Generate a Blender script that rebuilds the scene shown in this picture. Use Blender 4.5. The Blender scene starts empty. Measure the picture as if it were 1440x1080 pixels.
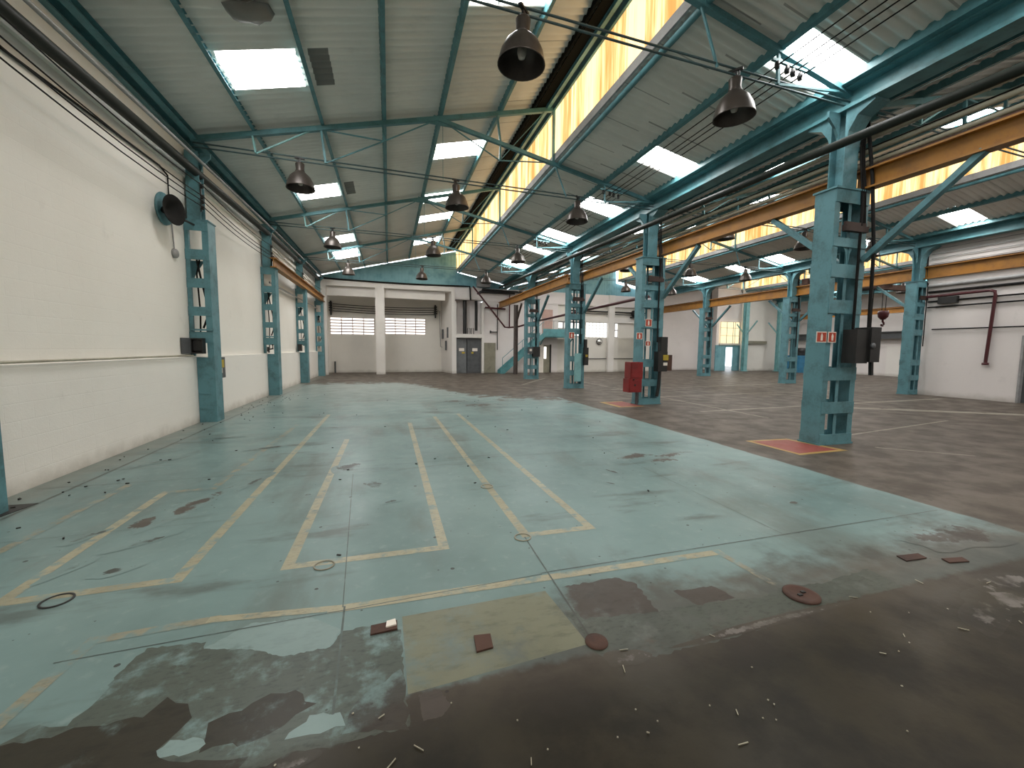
import bpy, math, random
import numpy as np
from mathutils import Vector, Matrix
random.seed(7)
SC = bpy.context.scene
COL = SC.collection
PI = math.pi

# ------------------------------------------------------------------ mesh builder
class MB:
    def __init__(s): s.v = []; s.f = []; s.m = []; s.sm = []; s.fade = None
    def add(s, vs, fs, mi=0, smooth=False):
        b = len(s.v); s.v += [tuple(map(float, p)) for p in vs]
        for f in fs: s.f.append([b + i for i in f]); s.m.append(mi); s.sm.append(smooth)
        return s
    def box(s, x0, x1, y0, y1, z0, z1, mi=0):
        vs = [(x, y, z) for z in (z0, z1) for y in (y0, y1) for x in (x0, x1)]
        return s.add(vs, [(0,2,3,1),(4,5,7,6),(0,1,5,4),(2,6,7,3),(0,4,6,2),(1,3,7,5)], mi)
    def bar(s, a, b, w, h, up=(0,0,1), mi=0):
        a, b = Vector(a), Vector(b); d = (b - a).normalized(); u = Vector(up)
        if abs(d.dot(u)) > .98: u = Vector((1,0,0))
        r = d.cross(u).normalized(); u = r.cross(d)
        vs = [p + r*i*w/2 + u*j*h/2 for p in (a, b) for i, j in ((-1,-1),(1,-1),(1,1),(-1,1))]
        return s.add(vs, [(3,2,1,0),(4,5,6,7),(0,1,5,4),(1,2,6,5),(2,3,7,6),(3,0,4,7)], mi)
    def ibeam(s, a, b, w, h, tf, tw, up=(0,0,1)):
        a, b = Vector(a), Vector(b); d = (b-a).normalized(); u = Vector(up); r = d.cross(u).normalized(); u = r.cross(d)
        s.bar(a + u*(h-tf)/2, b + u*(h-tf)/2, w, tf, up); s.bar(a - u*(h-tf)/2, b - u*(h-tf)/2, w, tf, up)
        return s.bar(a, b, tw, h-2*tf+.002, up)
    def tube(s, path, r, n=8, mi=0, cap=True):
        P = [Vector(p) for p in path]; rings = []
        for i, p in enumerate(P):
            d = (P[min(i+1, len(P)-1)] - P[max(i-1, 0)]).normalized()
            u = Vector((0,0,1)) if abs(d.z) < .9 else Vector((1,0,0))
            a = d.cross(u).normalized(); c = a.cross(d)
            rings.append([p + a*r*math.cos(2*PI*k/n) + c*r*math.sin(2*PI*k/n) for k in range(n)])
        vs = [q for g in rings for q in g]
        fs = [(i*n+k, i*n+(k+1) % n, (i+1)*n+(k+1) % n, (i+1)*n+k) for i in range(len(P)-1) for k in range(n)]
        s.add(vs, fs, mi, True)
        if cap: s.add(rings[0], [list(range(n))[::-1]], mi); s.add(rings[-1], [list(range(n))], mi)
        return s
    def lathe(s, prof, c=(0,0,0), n=24, mi=0, axis='z', smooth=True):
        vs = []
        for r, h in prof:
            for k in range(n):
                a = 2*PI*k/n; x, y = r*math.cos(a), r*math.sin(a)
                p = (x, y, h) if axis == 'z' else ((x, h, y) if axis == 'y' else (h, x, y))
                vs.append((p[0]+c[0], p[1]+c[1], p[2]+c[2]))
        fs = [(i*n+k, i*n+(k+1) % n, (i+1)*n+(k+1) % n, (i+1)*n+k) for i in range(len(prof)-1) for k in range(n)]
        return s.add(vs, fs, mi, smooth)
    def prism(s, pts, y0, y1, mi=0, plane='xz'):
        n = len(pts)
        def P(p, t): return (p[0], t, p[1]) if plane == 'xz' else ((t, p[0], p[1]) if plane == 'yz' else (p[0], p[1], t))
        vs = [P(p, y0) for p in pts] + [P(p, y1) for p in pts]
        return s.add(vs, [list(range(n)), list(range(2*n-1, n-1, -1))] + [(i, n+i, n+(i+1) % n, (i+1) % n) for i in range(n)], mi)
    def build(s, name, mats, parent=None, off=(0,0,0)):
        me = bpy.data.meshes.new(name)
        o_ = Vector(off)
        me.from_pydata([Vector(p) - o_ for p in s.v], [], s.f)
        if not isinstance(mats, (list, tuple)): mats = [mats]
        for m in mats: me.materials.append(m)
        me.polygons.foreach_set('material_index', s.m); me.polygons.foreach_set('use_smooth', s.sm)
        if s.fade is not None:
            at = me.attributes.new('fade', 'FLOAT', 'POINT'); at.data.foreach_set('value', s.fade)
        me.update()
        o = bpy.data.objects.new(name, me); COL.objects.link(o)
        if parent is not None: o.parent = parent
        return o

def tag(o, label, cat, group=None, kind='thing'):
    o['label'] = label; o['category'] = cat; o['kind'] = kind
    if group: o['group'] = group
    return o
def thing(name, label, cat, loc=(0,0,0), group=None):
    o = bpy.data.objects.new(name, None); COL.objects.link(o); o.location = loc; o.empty_display_size = .1
    return tag(o, label, cat, group)
def struct(name, mb, mats):
    o = mb.build(name, mats); o['kind'] = 'structure'; return o
def single(name, mb, mats, label, cat, group=None, loc=(0,0,0)):
    o = mb.build(name, mats, None, loc); o.location = loc; return tag(o, label, cat, group)
def copy_tree(o, parent=None):
    c = o.copy(); COL.objects.link(c)
    if parent is not None: c.parent = parent
    for ch in list(o.children): copy_tree(ch, c)
    return c
ORD = ['nearest', 'second', 'third', 'fourth', 'fifth', 'sixth', 'seventh', 'eighth']

# ------------------------------------------------------------------ materials
class NT:
    def __init__(s, name):
        s.mat = bpy.data.materials.new(name); s.mat.use_nodes = True; s.t = s.mat.node_tree; s.t.nodes.clear()
        s.out = s.n('ShaderNodeOutputMaterial')
    def n(s, t, **k):
        x = s.t.nodes.new(t)
        for a, v in k.items(): setattr(x, a, v)
        return x
    def lk(s, a, b): s.t.links.new(a, b)
    def set(s, sock, v):
        if isinstance(v, bpy.types.NodeSocket): s.lk(v, sock)
        else:
            if isinstance(v, (tuple, list)) and len(v) == 3 and sock.type == 'RGBA': v = (*v, 1)
            sock.default_value = v
    def m(s, op, a, b=0.0, c=0.0):
        x = s.n('ShaderNodeMath', operation=op); s.set(x.inputs[0], a); s.set(x.inputs[1], b); s.set(x.inputs[2], c); return x.outputs[0]
    def sstep(s, v, e0, e1):
        x = s.n('ShaderNodeMapRange', interpolation_type='SMOOTHSTEP'); s.set(x.inputs[0], v); s.set(x.inputs[1], e0); s.set(x.inputs[2], e1); return x.outputs[0]
    def pos(s):
        if not hasattr(s, '_p'): s._p = s.n('ShaderNodeNewGeometry').outputs['Position']
        return s._p
    def xyz(s):
        if not hasattr(s, '_x'):
            q = s.n('ShaderNodeSeparateXYZ'); s.lk(s.pos(), q.inputs[0]); s._x = q.outputs
        return s._x
    def obj(s):
        if not hasattr(s, '_o'): s._o = s.n('ShaderNodeTexCoord').outputs['Object']
        return s._o
    def noise(s, scale, detail=4, rough=.55, stretch=(1,1,1), vec=None, off=(0,0,0)):
        mp = s.n('ShaderNodeMapping'); s.lk(vec or s.pos(), mp.inputs[0]); mp.inputs['Scale'].default_value = stretch; mp.inputs['Location'].default_value = off
        x = s.n('ShaderNodeTexNoise'); s.lk(mp.outputs[0], x.inputs[0]); x.inputs['Scale'].default_value = scale; x.inputs['Detail'].default_value = detail; x.inputs['Roughness'].default_value = rough
        return x.outputs[0]
    def mix(s, f, a, b):
        x = s.n('ShaderNodeMix', data_type='RGBA'); s.set(x.inputs[0], f); s.set(x.inputs[6], a); s.set(x.inputs[7], b); return x.outputs[2]
    def bump(s, h, dist=.01, strength=.5):
        x = s.n('ShaderNodeBump'); s.lk(h, x.inputs['Height']); x.inputs['Distance'].default_value = dist; x.inputs['Strength'].default_value = strength; return x.outputs[0]
    def bsdf(s, col, rough=.6, metal=0.0, nrm=None, spec=.5):
        b = s.n('ShaderNodeBsdfPrincipled'); s.set(b.inputs['Base Color'], col); s.set(b.inputs['Roughness'], rough); s.set(b.inputs['Metallic'], metal)
        b.inputs['Specular IOR Level'].default_value = spec
        if nrm is not None: s.lk(nrm, b.inputs['Normal'])
        s.lk(b.outputs[0], s.out.inputs[0]); return b

def paint(name, col, dirt=(.05,.045,.04), amt=.35, rough=.5, metal=0.0, scale=3.0, spec=.5):
    t = NT(name)
    n1 = t.noise(scale, 6, .6); n2 = t.noise(scale*9, 3)
    f = t.m('MULTIPLY', t.sstep(t.m('ADD', n1, t.m('MULTIPLY', n2, .3)), .55, .9), amt)
    t.bsdf(t.mix(f, col, dirt), t.m('ADD', t.m('MULTIPLY', n1, .2), rough-.1), metal, None, spec); return t.mat
M = {}
M['teal'] = paint('teal_paint', (.105,.250,.285), (.03,.06,.06), .55)
M['postbrown'] = paint('brown_grey_steel', (.085,.065,.057), (.04,.03,.026), .5)
M['ridge_shade'] = paint('ridge_shade_black', (.008,.009,.009), (.012,.012,.012), .3, .95, 0, 3, .03)  # black standing in for the shadow band under the ridge
M['rod'] = paint('dark_rod', (.035,.075,.08), (.02,.03,.03), .5)
M['darkrust'] = paint('dark_rust', (.045,.024,.018), (.02,.015,.012), .6, .7)
M['truss'] = paint('truss_teal', (.085,.235,.265), (.03,.06,.06), .5)
M['pale_lit_teal'] = paint('pale_lit_teal', (.22,.45,.46), (.06,.12,.12), .35)  # paler copy of the teal for skylit steel, also the pale column panel
M['yellow'] = paint('crane_yellow', (.31,.135,.018), (.10,.05,.02), .5)
M['black'] = paint('dark_metal', (.013,.013,.013), (.035,.03,.027), .3)
M['pipe'] = paint('dark_green_pipe', (.010,.014,.010), (.03,.03,.026), .3, .55, 0, 3, .3)
M['tanpipe'] = paint('tan_pipe', (.40,.37,.28), (.1,.09,.07), .4, .4)
M['cable'] = paint('cable_black', (.010,.0095,.009), (.025,.022,.02), .2, .75, 0, 3, .2)
M['grey'] = paint('grey_metal', (.33,.33,.33), (.1,.09,.08), .4, .45)
M['steel'] = paint('lamp_metal', (.070,.058,.050), (.025,.018,.015), .5, .36, .35)
M['lampin'] = paint('lamp_inside', (.05,.042,.038), (.02,.015,.012), .5, .35, .3)
M['bulb'] = paint('bulb_glass', (.55,.5,.45), (.3,.25,.2), .3, .15)
M['redpipe'] = paint('red_pipe', (.065,.008,.012), (.03,.01,.01), .4, .35)
M['red'] = paint('cabinet_red', (.22,.018,.018), (.05,.012,.01), .5, .4)
M['signred'] = paint('sign_red', (.42,.055,.025), (.2,.03,.02), .2, .4)
M['white'] = paint('sign_white', (.80,.74,.66), (.5,.4,.35), .2, .4)
M['rust'] = paint('rust', (.075,.034,.022), (.03,.02,.018), .7, .8)
M['darkgrey'] = paint('dark_grey', (.085,.09,.095), (.03,.03,.03), .5, .5)
M['greydoor'] = paint('grey_gate', (.15,.16,.165), (.05,.05,.05), .4, .5)
M['olive'] = paint('olive_door', (.27,.255,.19), (.1,.09,.07), .4)
M['blue'] = paint('machine_blue', (.035,.20,.36), (.02,.05,.08), .4)
M['yellowlabel'] = paint('yellow_label', (.45,.33,.03), (.1,.08,.02), .3)
M['pink'] = paint('pink_door', (.50,.33,.28), (.2,.15,.12), .3)
M['stair'] = paint('stair_teal', (.10,.29,.31), (.03,.06,.06), .4)
M['mirror'] = paint('mirror_silver', (.75,.75,.75), (.5,.5,.5), .2, .08, .9)
M['wood'] = paint('stained_board', (.24,.17,.11), (.05,.035,.025), .6, .7)

def wall_mat(name, col, col2, brick=True):
    t = NT(name)
    n1 = t.noise(.35, 5, .6); n2 = t.noise(2.2, 6, .65); n3 = t.noise(40, 3)
    z = t.xyz()[2]
    c = t.mix(t.m('MULTIPLY', t.sstep(n1, .42, .75), .6), col, col2)
    c = t.mix(t.m('MULTIPLY', t.sstep(n2, .60, .82), .35), c, tuple(k*.7 for k in col2))
    foot = t.m('MULTIPLY', t.sstep(t.m('ADD', z, t.m('MULTIPLY', n2, .35)), .42, .12), .55)
    c = t.mix(foot, c, (.30,.27,.22))
    h = t.m('ADD', t.m('MULTIPLY', n3, .25), t.m('MULTIPLY', n2, .8))
    if brick:
        cmb = t.n('ShaderNodeCombineXYZ'); X = t.xyz()
        t.lk(t.m('ADD', X[0], X[1]), cmb.inputs[0]); t.lk(z, cmb.inputs[1])
        b = t.n('ShaderNodeTexBrick'); t.lk(cmb.outputs[0], b.inputs[0]); b.inputs['Scale'].default_value = 1.0
        b.inputs['Brick Width'].default_value = .40; b.inputs['Row Height'].default_value = .20; b.inputs['Mortar Size'].default_value = .008; b.inputs['Mortar Smooth'].default_value = .6
        h = t.m('SUBTRACT', h, t.m('MULTIPLY', b.outputs['Fac'], .13))
    t.bsdf(c, .75, 0, t.bump(h, .012, .45), .25); return t.mat
M['wall'] = wall_mat('white_painted_block', (.86,.83,.77), (.77,.74,.675))
M['wallpink'] = wall_mat('white_painted_plaster', (.74,.695,.675), (.64,.605,.58))
M['wallgrey'] = wall_mat('grey_plaster', (.72,.69,.63), (.60,.575,.525))
M['concrete'] = wall_mat('white_concrete', (.76,.73,.69), (.66,.63,.59), False)
M['dado'] = wall_mat('lower_wall', (.85,.82,.77), (.76,.73,.68))

def roof_mat(name, col):
    t = NT(name)
    n1 = t.noise(.5, 5, .6); n2 = t.noise(3, 6, .65, (.35,1,1)); n3 = t.noise(.9, 2, .5, (.05,1,.05))
    c = t.mix(t.m('MULTIPLY', t.sstep(n1, .4, .7), .35), col, tuple(k*.72 for k in col))
    c = t.mix(t.m('MULTIPLY', t.sstep(n2, .55, .8), .4), c, tuple(k*.5 for k in col))
    c = t.mix(t.m('MULTIPLY', t.sstep(n3, .5, .62), .18), c, tuple(k*.55 for k in col))
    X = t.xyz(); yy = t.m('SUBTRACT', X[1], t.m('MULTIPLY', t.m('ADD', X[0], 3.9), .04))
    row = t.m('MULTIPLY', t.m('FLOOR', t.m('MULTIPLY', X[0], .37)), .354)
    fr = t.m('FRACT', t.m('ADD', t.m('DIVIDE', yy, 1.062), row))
    c = t.mix(t.m('MULTIPLY', t.m('LESS_THAN', fr, .022), t.m('ADD', .35, t.m('MULTIPLY', n2, .6))), c, tuple(k*.25 for k in col))  # lap shadow line painted into the sheet colour, with edge dirt
    t.bsdf(c, .85, 0, None, .2); return t.mat
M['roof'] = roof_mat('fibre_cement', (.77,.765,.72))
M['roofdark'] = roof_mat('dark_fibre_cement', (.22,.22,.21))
t = NT('gable_sheet'); n = t.noise(2, 5); X = t.xyz()
wv = t.m('SINE', t.m('MULTIPLY', X[0], 30.0))
t.bsdf(t.mix(t.sstep(n, .4, .8), (.20,.41,.46), (.10,.26,.31)), .55, 0, t.bump(wv, .012, .3), .4); M['gable'] = t.mat

SKY_L, GLZ, WIN = 11.0, 1.12, 1.05
t = NT('skylight_sheet'); em = t.n('ShaderNodeEmission'); em.inputs[0].default_value = (1,.985,.96,1); em.inputs[1].default_value = SKY_L; t.lk(em.outputs[0], t.out.inputs[0]); M['sky'] = t.mat
t = NT('yellow_glazing')
n1 = t.noise(1.0, 5, .65, (1,2.6,.12)); n2 = t.noise(6.0, 3, .6, (1,2.2,.1)); z = t.xyz()[2]
f = t.m('ADD', t.m('MULTIPLY', n1, .75), t.m('MULTIPLY', n2, .3))
c = t.mix(t.sstep(f, .44, .62), (1.0,.70,.34), (.58,.29,.085))
st = t.m('MULTIPLY', t.m('SUBTRACT', 1.35, t.m('MULTIPLY', f, .75)), GLZ)
em = t.n('ShaderNodeEmission'); t.lk(c, em.inputs[0]); t.lk(st, em.inputs[1]); t.lk(em.outputs[0], t.out.inputs[0]); M['glaz'] = t.mat
def emis(name, col, s):
    t = NT(name); em = t.n('ShaderNodeEmission'); em.inputs[0].default_value = (*col, 1); em.inputs[1].default_value = s; t.lk(em.outputs[0], t.out.inputs[0]); return t.mat
M['win'] = emis('lit_window_pane', (1,.965,.90), WIN)
M['winy'] = emis('yellow_window_pane', (1,.80,.46), .75)

# ---- floor paint
TEAL_A, TEAL_B = (.190,.278,.270), (.125,.192,.186)
BRN_A, BRN_B = (.108,.088,.069), (.064,.051,.040)
DRK_A, DRK_B = (.028,.023,.013), (.011,.009,.005)
def floor_base(t):
    x, y, z = t.xyz()
    nl = t.noise(.45, 5, .6); nm = t.noise(1.9, 8, .62); nf = t.noise(9, 6, .6); nst = t.noise(1.1, 7, .62, (1,.35,1), off=(4,2,0)); nx = t.noise(2.0, 6, .6, (.3,1,1), off=(9,0,0))
    w = t.m('SUBTRACT', nm, .5); wf = t.m('SUBTRACT', nf, .5)
    teal = t.mix(t.sstep(nl, .35, .7), TEAL_A, TEAL_B)
    teal = t.mix(t.m('MULTIPLY', t.sstep(nf, .55, .75), .35), teal, (.29,.36,.345))
    teal = t.mix(t.m('MULTIPLY', t.sstep(nst, .50, .70), .60), teal, (.115,.13,.112))
    teal = t.mix(t.m('MULTIPLY', t.sstep(nx, .56, .70), .62), teal, (.065,.066,.056))
    teal = t.mix(t.m('MULTIPLY', t.sstep(y, 9.0, 19.0), .5), teal, (.31,.325,.30))  # far floor painted paler for brighter light and window reflections
    brn = t.mix(t.sstep(nm, .38, .60), BRN_A, BRN_B)
    brn = t.mix(t.m('MULTIPLY', t.sstep(nx, .50, .68), .35), brn, (.145,.125,.102))
    drk = t.mix(t.sstep(nm, .38, .62), DRK_A, DRK_B)
    # dark oily front strip replaces brown near y < 1.9
    near = t.sstep(t.m('ADD', y, t.m('ADD', t.m('MULTIPLY', w, .5), t.m('MULTIPLY', t.sstep(x, 3.0, 9.0), -.4))), 1.55, 2.2)
    ground = t.mix(near, drk, brn)
    # extent of the green paint
    mR = t.sstep(t.m('ADD', t.m('SUBTRACT', 5.62, x), t.m('MULTIPLY', w, .16)), -.02, .03)
    b = t.m('ADD', 1.90, t.m('MULTIPLY', t.sstep(x, .10, -.25), -.16))
    mN = t.sstep(t.m('ADD', t.m('SUBTRACT', y, b), t.m('MULTIPLY', wf, .12)), -.01, .05)
    far = t.m('SUBTRACT', 21.0, t.m('MULTIPLY', t.sstep(x, .2, 3.6), 6.8))
    far = t.m('SUBTRACT', far, t.m('MULTIPLY', t.sstep(x, 3.0, 5.6), 1.2))
    mF = t.sstep(t.m('ADD', t.m('SUBTRACT', far, y), t.m('MULTIPLY', w, 7.0)), -.1, .9)
    mask = t.m('MULTIPLY', t.m('MULTIPLY', mR, mN), mF)
    # worn and oily zone along the front edge, heaviest at the left
    z1 = t.m('SUBTRACT', 2.72, y)
    z1 = t.m('ADD', z1, t.m('MULTIPLY', w, 1.3)); z1 = t.m('ADD', z1, t.m('MULTIPLY', wf, .35))
    z1 = t.m('ADD', z1, t.m('MULTIPLY', t.sstep(x, 3.2, 5.2), .12))
    worn = t.m('MULTIPLY', t.m('MULTIPLY', t.sstep(z1, .10, .62), .80), t.sstep(x, -.4, 1.0))
    mask = t.m('MULTIPLY', mask, t.m('SUBTRACT', 1.0, worn))
    sp = t.sstep(t.noise(1.35, 7, .6, off=(3.3,7.7,0)), .70, .735)
    mask = t.m('MULTIPLY', mask, t.m('SUBTRACT', 1.0, t.m('MULTIPLY', sp, .8)))
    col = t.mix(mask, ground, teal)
    # small chips and black specks
    v = t.n('ShaderNodeTexVoronoi'); t.lk(t.pos(), v.inputs[0]); v.inputs['Scale'].default_value = 3.1; v.inputs['Randomness'].default_value = 1.0
    chip = t.m('MULTIPLY', t.m('LESS_THAN', t.m('ADD', v.outputs[0], t.m('MULTIPLY', wf, .09)), .045), .85)
    v2 = t.n('ShaderNodeTexVoronoi'); t.lk(t.pos(), v2.inputs[0]); v2.inputs['Scale'].default_value = 6.5
    chip = t.m('MAXIMUM', chip, t.m('MULTIPLY', t.m('LESS_THAN', t.m('ADD', v2.outputs[0], t.m('MULTIPLY', wf, .16)), .05), .7))
    col = t.mix(chip, col, (.03,.027,.023))
    # dust and dirt along the left wall
    dw = t.m('MULTIPLY', t.sstep(t.m('ADD', x, t.m('MULTIPLY', w, .8)), -3.25, -3.9), .6)
    col = t.mix(dw, col, (.20,.20,.17))
    rough = t.m('ADD', .19, t.m('MULTIPLY', nm, .36))
    rough = t.m('ADD', rough, t.m('MULTIPLY', t.m('SUBTRACT', 1.0, mask), t.m('MULTIPLY', near, .12)))
    h = t.m('ADD', nf, t.m('MULTIPLY', mask, .6))
    return col, rough, h
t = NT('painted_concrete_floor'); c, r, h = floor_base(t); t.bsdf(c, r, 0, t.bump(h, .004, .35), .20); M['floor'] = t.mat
def overlay(name, col, lo, hi, amt=1.0, dirt=.4, sc=5.0, rough=None):
    t = NT(name); c, r, h = floor_base(t)
    n = t.noise(sc, 7, .65, off=(1.7,3.1,0)); n2 = t.noise(1.3, 4, .6, off=(6,1,0))
    n5 = t.noise(sc*4.5, 6, .65, (.6,1.6,1), off=(3,9,1))
    cc = t.mix(t.m('MULTIPLY', t.sstep(n5, .48, .70), dirt), col, tuple(k*.35 for k in col))
    cc = t.mix(t.m('MULTIPLY', t.sstep(n2, .45, .75), dirt), cc, tuple(k*.45 for k in col))
    at = t.n('ShaderNodeAttribute', attribute_name='fade'); fd = at.outputs['Fac']
    n3 = t.noise(sc*2.2, 8, .68, off=(2.2,5.1,0))
    edge = t.sstep(t.m('ADD', fd, t.m('MULTIPLY', t.m('SUBTRACT', t.m('ADD', n, n3), 1.0), 1.9)), .42, .60)
    f = t.m('MULTIPLY', t.m('MULTIPLY', t.sstep(n, lo, hi), amt), edge)
    t.bsdf(t.mix(f, c, cc), rough if rough is not None else r, 0, t.bump(h, .004, .35), .25); return t.mat
M['line'] = overlay('yellow_floor_line', (.37,.335,.225), .32, .52, .90, .5, 7)
M['linew'] = overlay('worn_floor_line', (.29,.26,.18), .42, .60, .85, .5, 7)
M['joint'] = overlay('floor_joint', (.05,.05,.042), .25, .5, .75, .2)
M['tan'] = overlay('tan_floor_patch', (.175,.178,.120), .28, .50, .95, .45, 2.2)
M['brn'] = overlay('brown_floor_patch', (.062,.050,.041), .30, .48, .95, .4, 3)
M['stain'] = overlay('rust_stain', (.07,.05,.038), .36, .50, .9, .5, 4)
M['oil'] = overlay('oil_stain', (.022,.018,.014), .36, .56, .9, .3, 3)
M['pline'] = overlay('faint_pale_line', (.27,.245,.195), .28, .48, .85, .3, 4)
M['worn'] = overlay('worn_grey_floor', (.072,.082,.066), .30, .52, .90, .65, 6)
M['wet'] = overlay('dark_wet_floor', (.030,.024,.015), .22, .42, .97, .5, 3, .35)
M['wet2'] = overlay('dark_dirty_floor', (.045,.038,.030), .36, .58, .9, .5, 5)
M['brn2'] = overlay('brown_half_patch', (.065,.052,.043), .18, .35, .95, .3, 3)
M['light'] = overlay('pale_scuff_glare', (.20,.18,.165), .36, .60, .7, .3, 5)  # scuffs, plus painted reflections at the right front
M['pad'] = overlay('red_floor_pad', (.27,.065,.052), .20, .40, .95, .4, 4)
M['padb'] = overlay('pad_border', (.40,.26,.08), .20, .40, .95, .3, 4)
M['pale'] = overlay('pale_teal', (.215,.295,.285), .30, .42, .95, .2, 3)

# ------------------------------------------------------------------ plan
SK = .04
def sk(x): return SK*(x+3.9)
YE0, YE1 = -7.0, 34.0
TR = [-.6, 5.03, 10.5, 16.15, 21.8]            # truss rows at the left wall
BAYS = [0.0, 12.1, 24.3]
X0 = -3.9
def zraf(u): return 5.95 + .255*u
def zr2(u): return 6.62 - .195*(u-8.2)
UG, UR, UE = 8.2, 5.16, 11.5

# ------------------------------------------------------------------ floor
fm = MB()
fm.add([(-4.6,YE0,0),(36,YE0,0),(36,YE1+6,0),(-4.6,YE1+6,0)], [(0,1,2,3)], 0); fm.fade = [1.0]*4
FM = ['floor','line','linew','joint','tan','brn','stain','oil','pad','padb','pale','worn','wet','wet2','brn2','light','pline']
FI = {k: i for i, k in enumerate(FM)}
lay = [0.0004]
def poly(pts, k):
    lay[0] += .000035
    fm.add([(p[0], p[1], lay[0]) for p in pts], [list(range(len(pts)))], FI[k]); fm.fade += [1.0]*len(pts)
def rough(pts, k, amp=.012, seed=1, n=7):
    rr = random.Random(seed); out = []
    for i, a in enumerate(pts):
        b = pts[(i+1) % len(pts)]; n = max(1, int(math.hypot(b[0]-a[0], b[1]-a[1])/(amp*2.6)))
        for q in range(n):
            t_ = q/n; j = 0 if q == 0 else amp
            out.append((a[0]+(b[0]-a[0])*t_+rr.uniform(-j,j), a[1]+(b[1]-a[1])*t_+rr.uniform(-j,j)))
    poly(out, k)
def seg(a, b, w, k):
    a, b = Vector(a), Vector(b); d = (b-a).normalized(); nn = Vector((-d.y, d.x))*w/2; e = d*w/2
    pts = [a-e-nn, b+e-nn, b+e+nn, a-e+nn]
    poly(pts, k)
def pl(pts, w, k):
    for a, b in zip(pts[:-1], pts[1:]): seg(a, b, w, k)
def blob(cx, cy, rx, ry, ang, k, seed, n=26, jag=.35):
    rr = random.Random(seed); ph = [rr.uniform(0, 6.28) for _ in range(5)]; pts = []
    for i in range(n):
        a = 2*PI*i/n; q = 1 + jag*sum(math.sin((j+2)*a+ph[j])/(j+1.5) for j in range(5))*.6
        px, py = rx*q*math.cos(a), ry*q*math.sin(a)
        pts.append((cx+px*math.cos(ang)-py*math.sin(ang), cy+px*math.sin(ang)+py*math.cos(ang)))
    lay[0] += .000035; q = [(cx+(a-cx)*1.25, cy+(b-cy)*1.25, lay[0]) for a, b in pts]
    fm.add([(cx, cy, lay[0])]+q, [(0, i+1, (i+1) % n+1) for i in range(n)], FI[k]); fm.fade += [1.0]+[0.0]*n
poly([(.05,2.52),(1.0,2.54),(1.05,1.99),(.06,1.915)], 'tan')
G1 = [(-1.3,2.62),(-1.01,2.59),(-1.0,2.53),(-.76,2.46),(-.57,2.35),(-.34,2.36),(-.29,2.48),(-.12,2.48),(.04,2.4),(.05,1.92),(.06,1.74),(-.22,1.74),(-.57,1.72),(-.82,1.7),(-1.49,1.85),(-1.57,2.12),(-1.49,2.19),(-1.37,2.15),(-1.33,2.32),(-1.34,2.45)]
rough(G1, 'worn', .010, 3)
rough([(-1.7,2.10),(-1.44,2.11),(-1.27,2.12),(-1.08,2.11),(-1.03,2.21),(-.92,2.14),(-.87,2.05),(-.9,1.98),(-.94,1.91),(-.91,1.87),(-.7,1.8),(-.57,1.78),(-.62,1.70),(-.8,1.6),(-1.7,1.8)], 'wet', .018, 4)
rough([(-.79,2.0),(-.67,2.03),(-.57,2.1),(-.46,2.09),(-.35,1.98),(-.43,1.94),(-.57,1.85),(-.77,1.85),(-.77,1.91)], 'wet', .018, 5)
rough([(-.22,1.78),(-.2,1.88),(-.18,1.93),(.03,2.09),(.05,1.92),(.06,1.72)], 'wet2', .018, 6)
rough([(-.94,1.91),(-.91,1.95),(-.8,1.93),(-.76,1.89),(-.81,1.86),(-.91,1.87)], 'pale', .008, 7)
rough([(-.45,1.82),(-.37,1.92),(-.24,1.9),(-.21,1.82),(-.31,1.81)], 'pale', .012, 8)
rough([(-1.0,2.53),(-.82,2.70),(-.48,2.66),(-.3,2.5),(-.34,2.36),(-.57,2.35),(-.76,2.46)], 'pale', .006, 9)
rough([(1.04,2.29),(1.61,2.13),(1.86,2.14),(2.37,2.08),(2.65,2.13),(2.97,2.09),(3.48,2.15),(3.46,1.9),(2.71,1.9),(2.1,1.82),(1.58,1.81),(1.11,1.8),(1.06,1.91),(1.06,2.04)], 'worn', .012, 10)
rough([(1.07,2.55),(1.55,2.56),(1.65,2.46),(1.61,2.13),(1.12,2.2)], 'brn', .010, 11)
rough([(.11,1.9),(.21,1.9),(.25,1.8),(.2,1.75),(.12,1.75)], 'brn2', .004, 12)
rough([(1.85,2.30),(2.15,2.28),(2.2,2.12),(1.9,2.12)], 'brn', .012, 13)
blob(4.0, 1.62, .30, .12, .1, 'light', 61); blob(3.6, 1.55, .25, .08, .3, 'light', 62); blob(4.25,1.75,.25,.10,0,'light',63)  # pale patches painted as reflections on the dark front floor
blob(-.42, 1.70, .10, .035, .3, 'light', 64); blob(1.2, 1.84, .10, .05, 0, 'light', 65); blob(2.2, 1.86, .5, .03, .02, 'light', 66)
LW = .085
pl([(-.76,7.9),(-.76,3.355)], LW, 'line'); pl([(-.76,3.355),(.41,3.355)], LW, 'line'); pl([(.41,3.355),(.41,9.4)], LW, 'line')
pl([(1.03,10.1),(1.14,3.39)], LW, 'line'); pl([(1.14,3.39),(1.77,3.385)], LW, 'line'); pl([(1.77,3.385),(1.65,10.4)], LW, 'line')
pl([(-1.46,11.0),(-1.47,3.37)], LW, 'line'); pl([(-1.47,3.37),(-2.42,3.35)], LW, 'line'); pl([(-2.42,3.35),(-2.46,5.5)], LW, 'line')
pl([(-2.46,5.5),(-2.0,5.52)], LW, 'linew'); pl([(-2.0,5.52),(-1.92,9.7)], LW, 'linew'); pl([(-3.0,5.9),(-3.02,4.0)], LW, 'linew')
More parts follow.
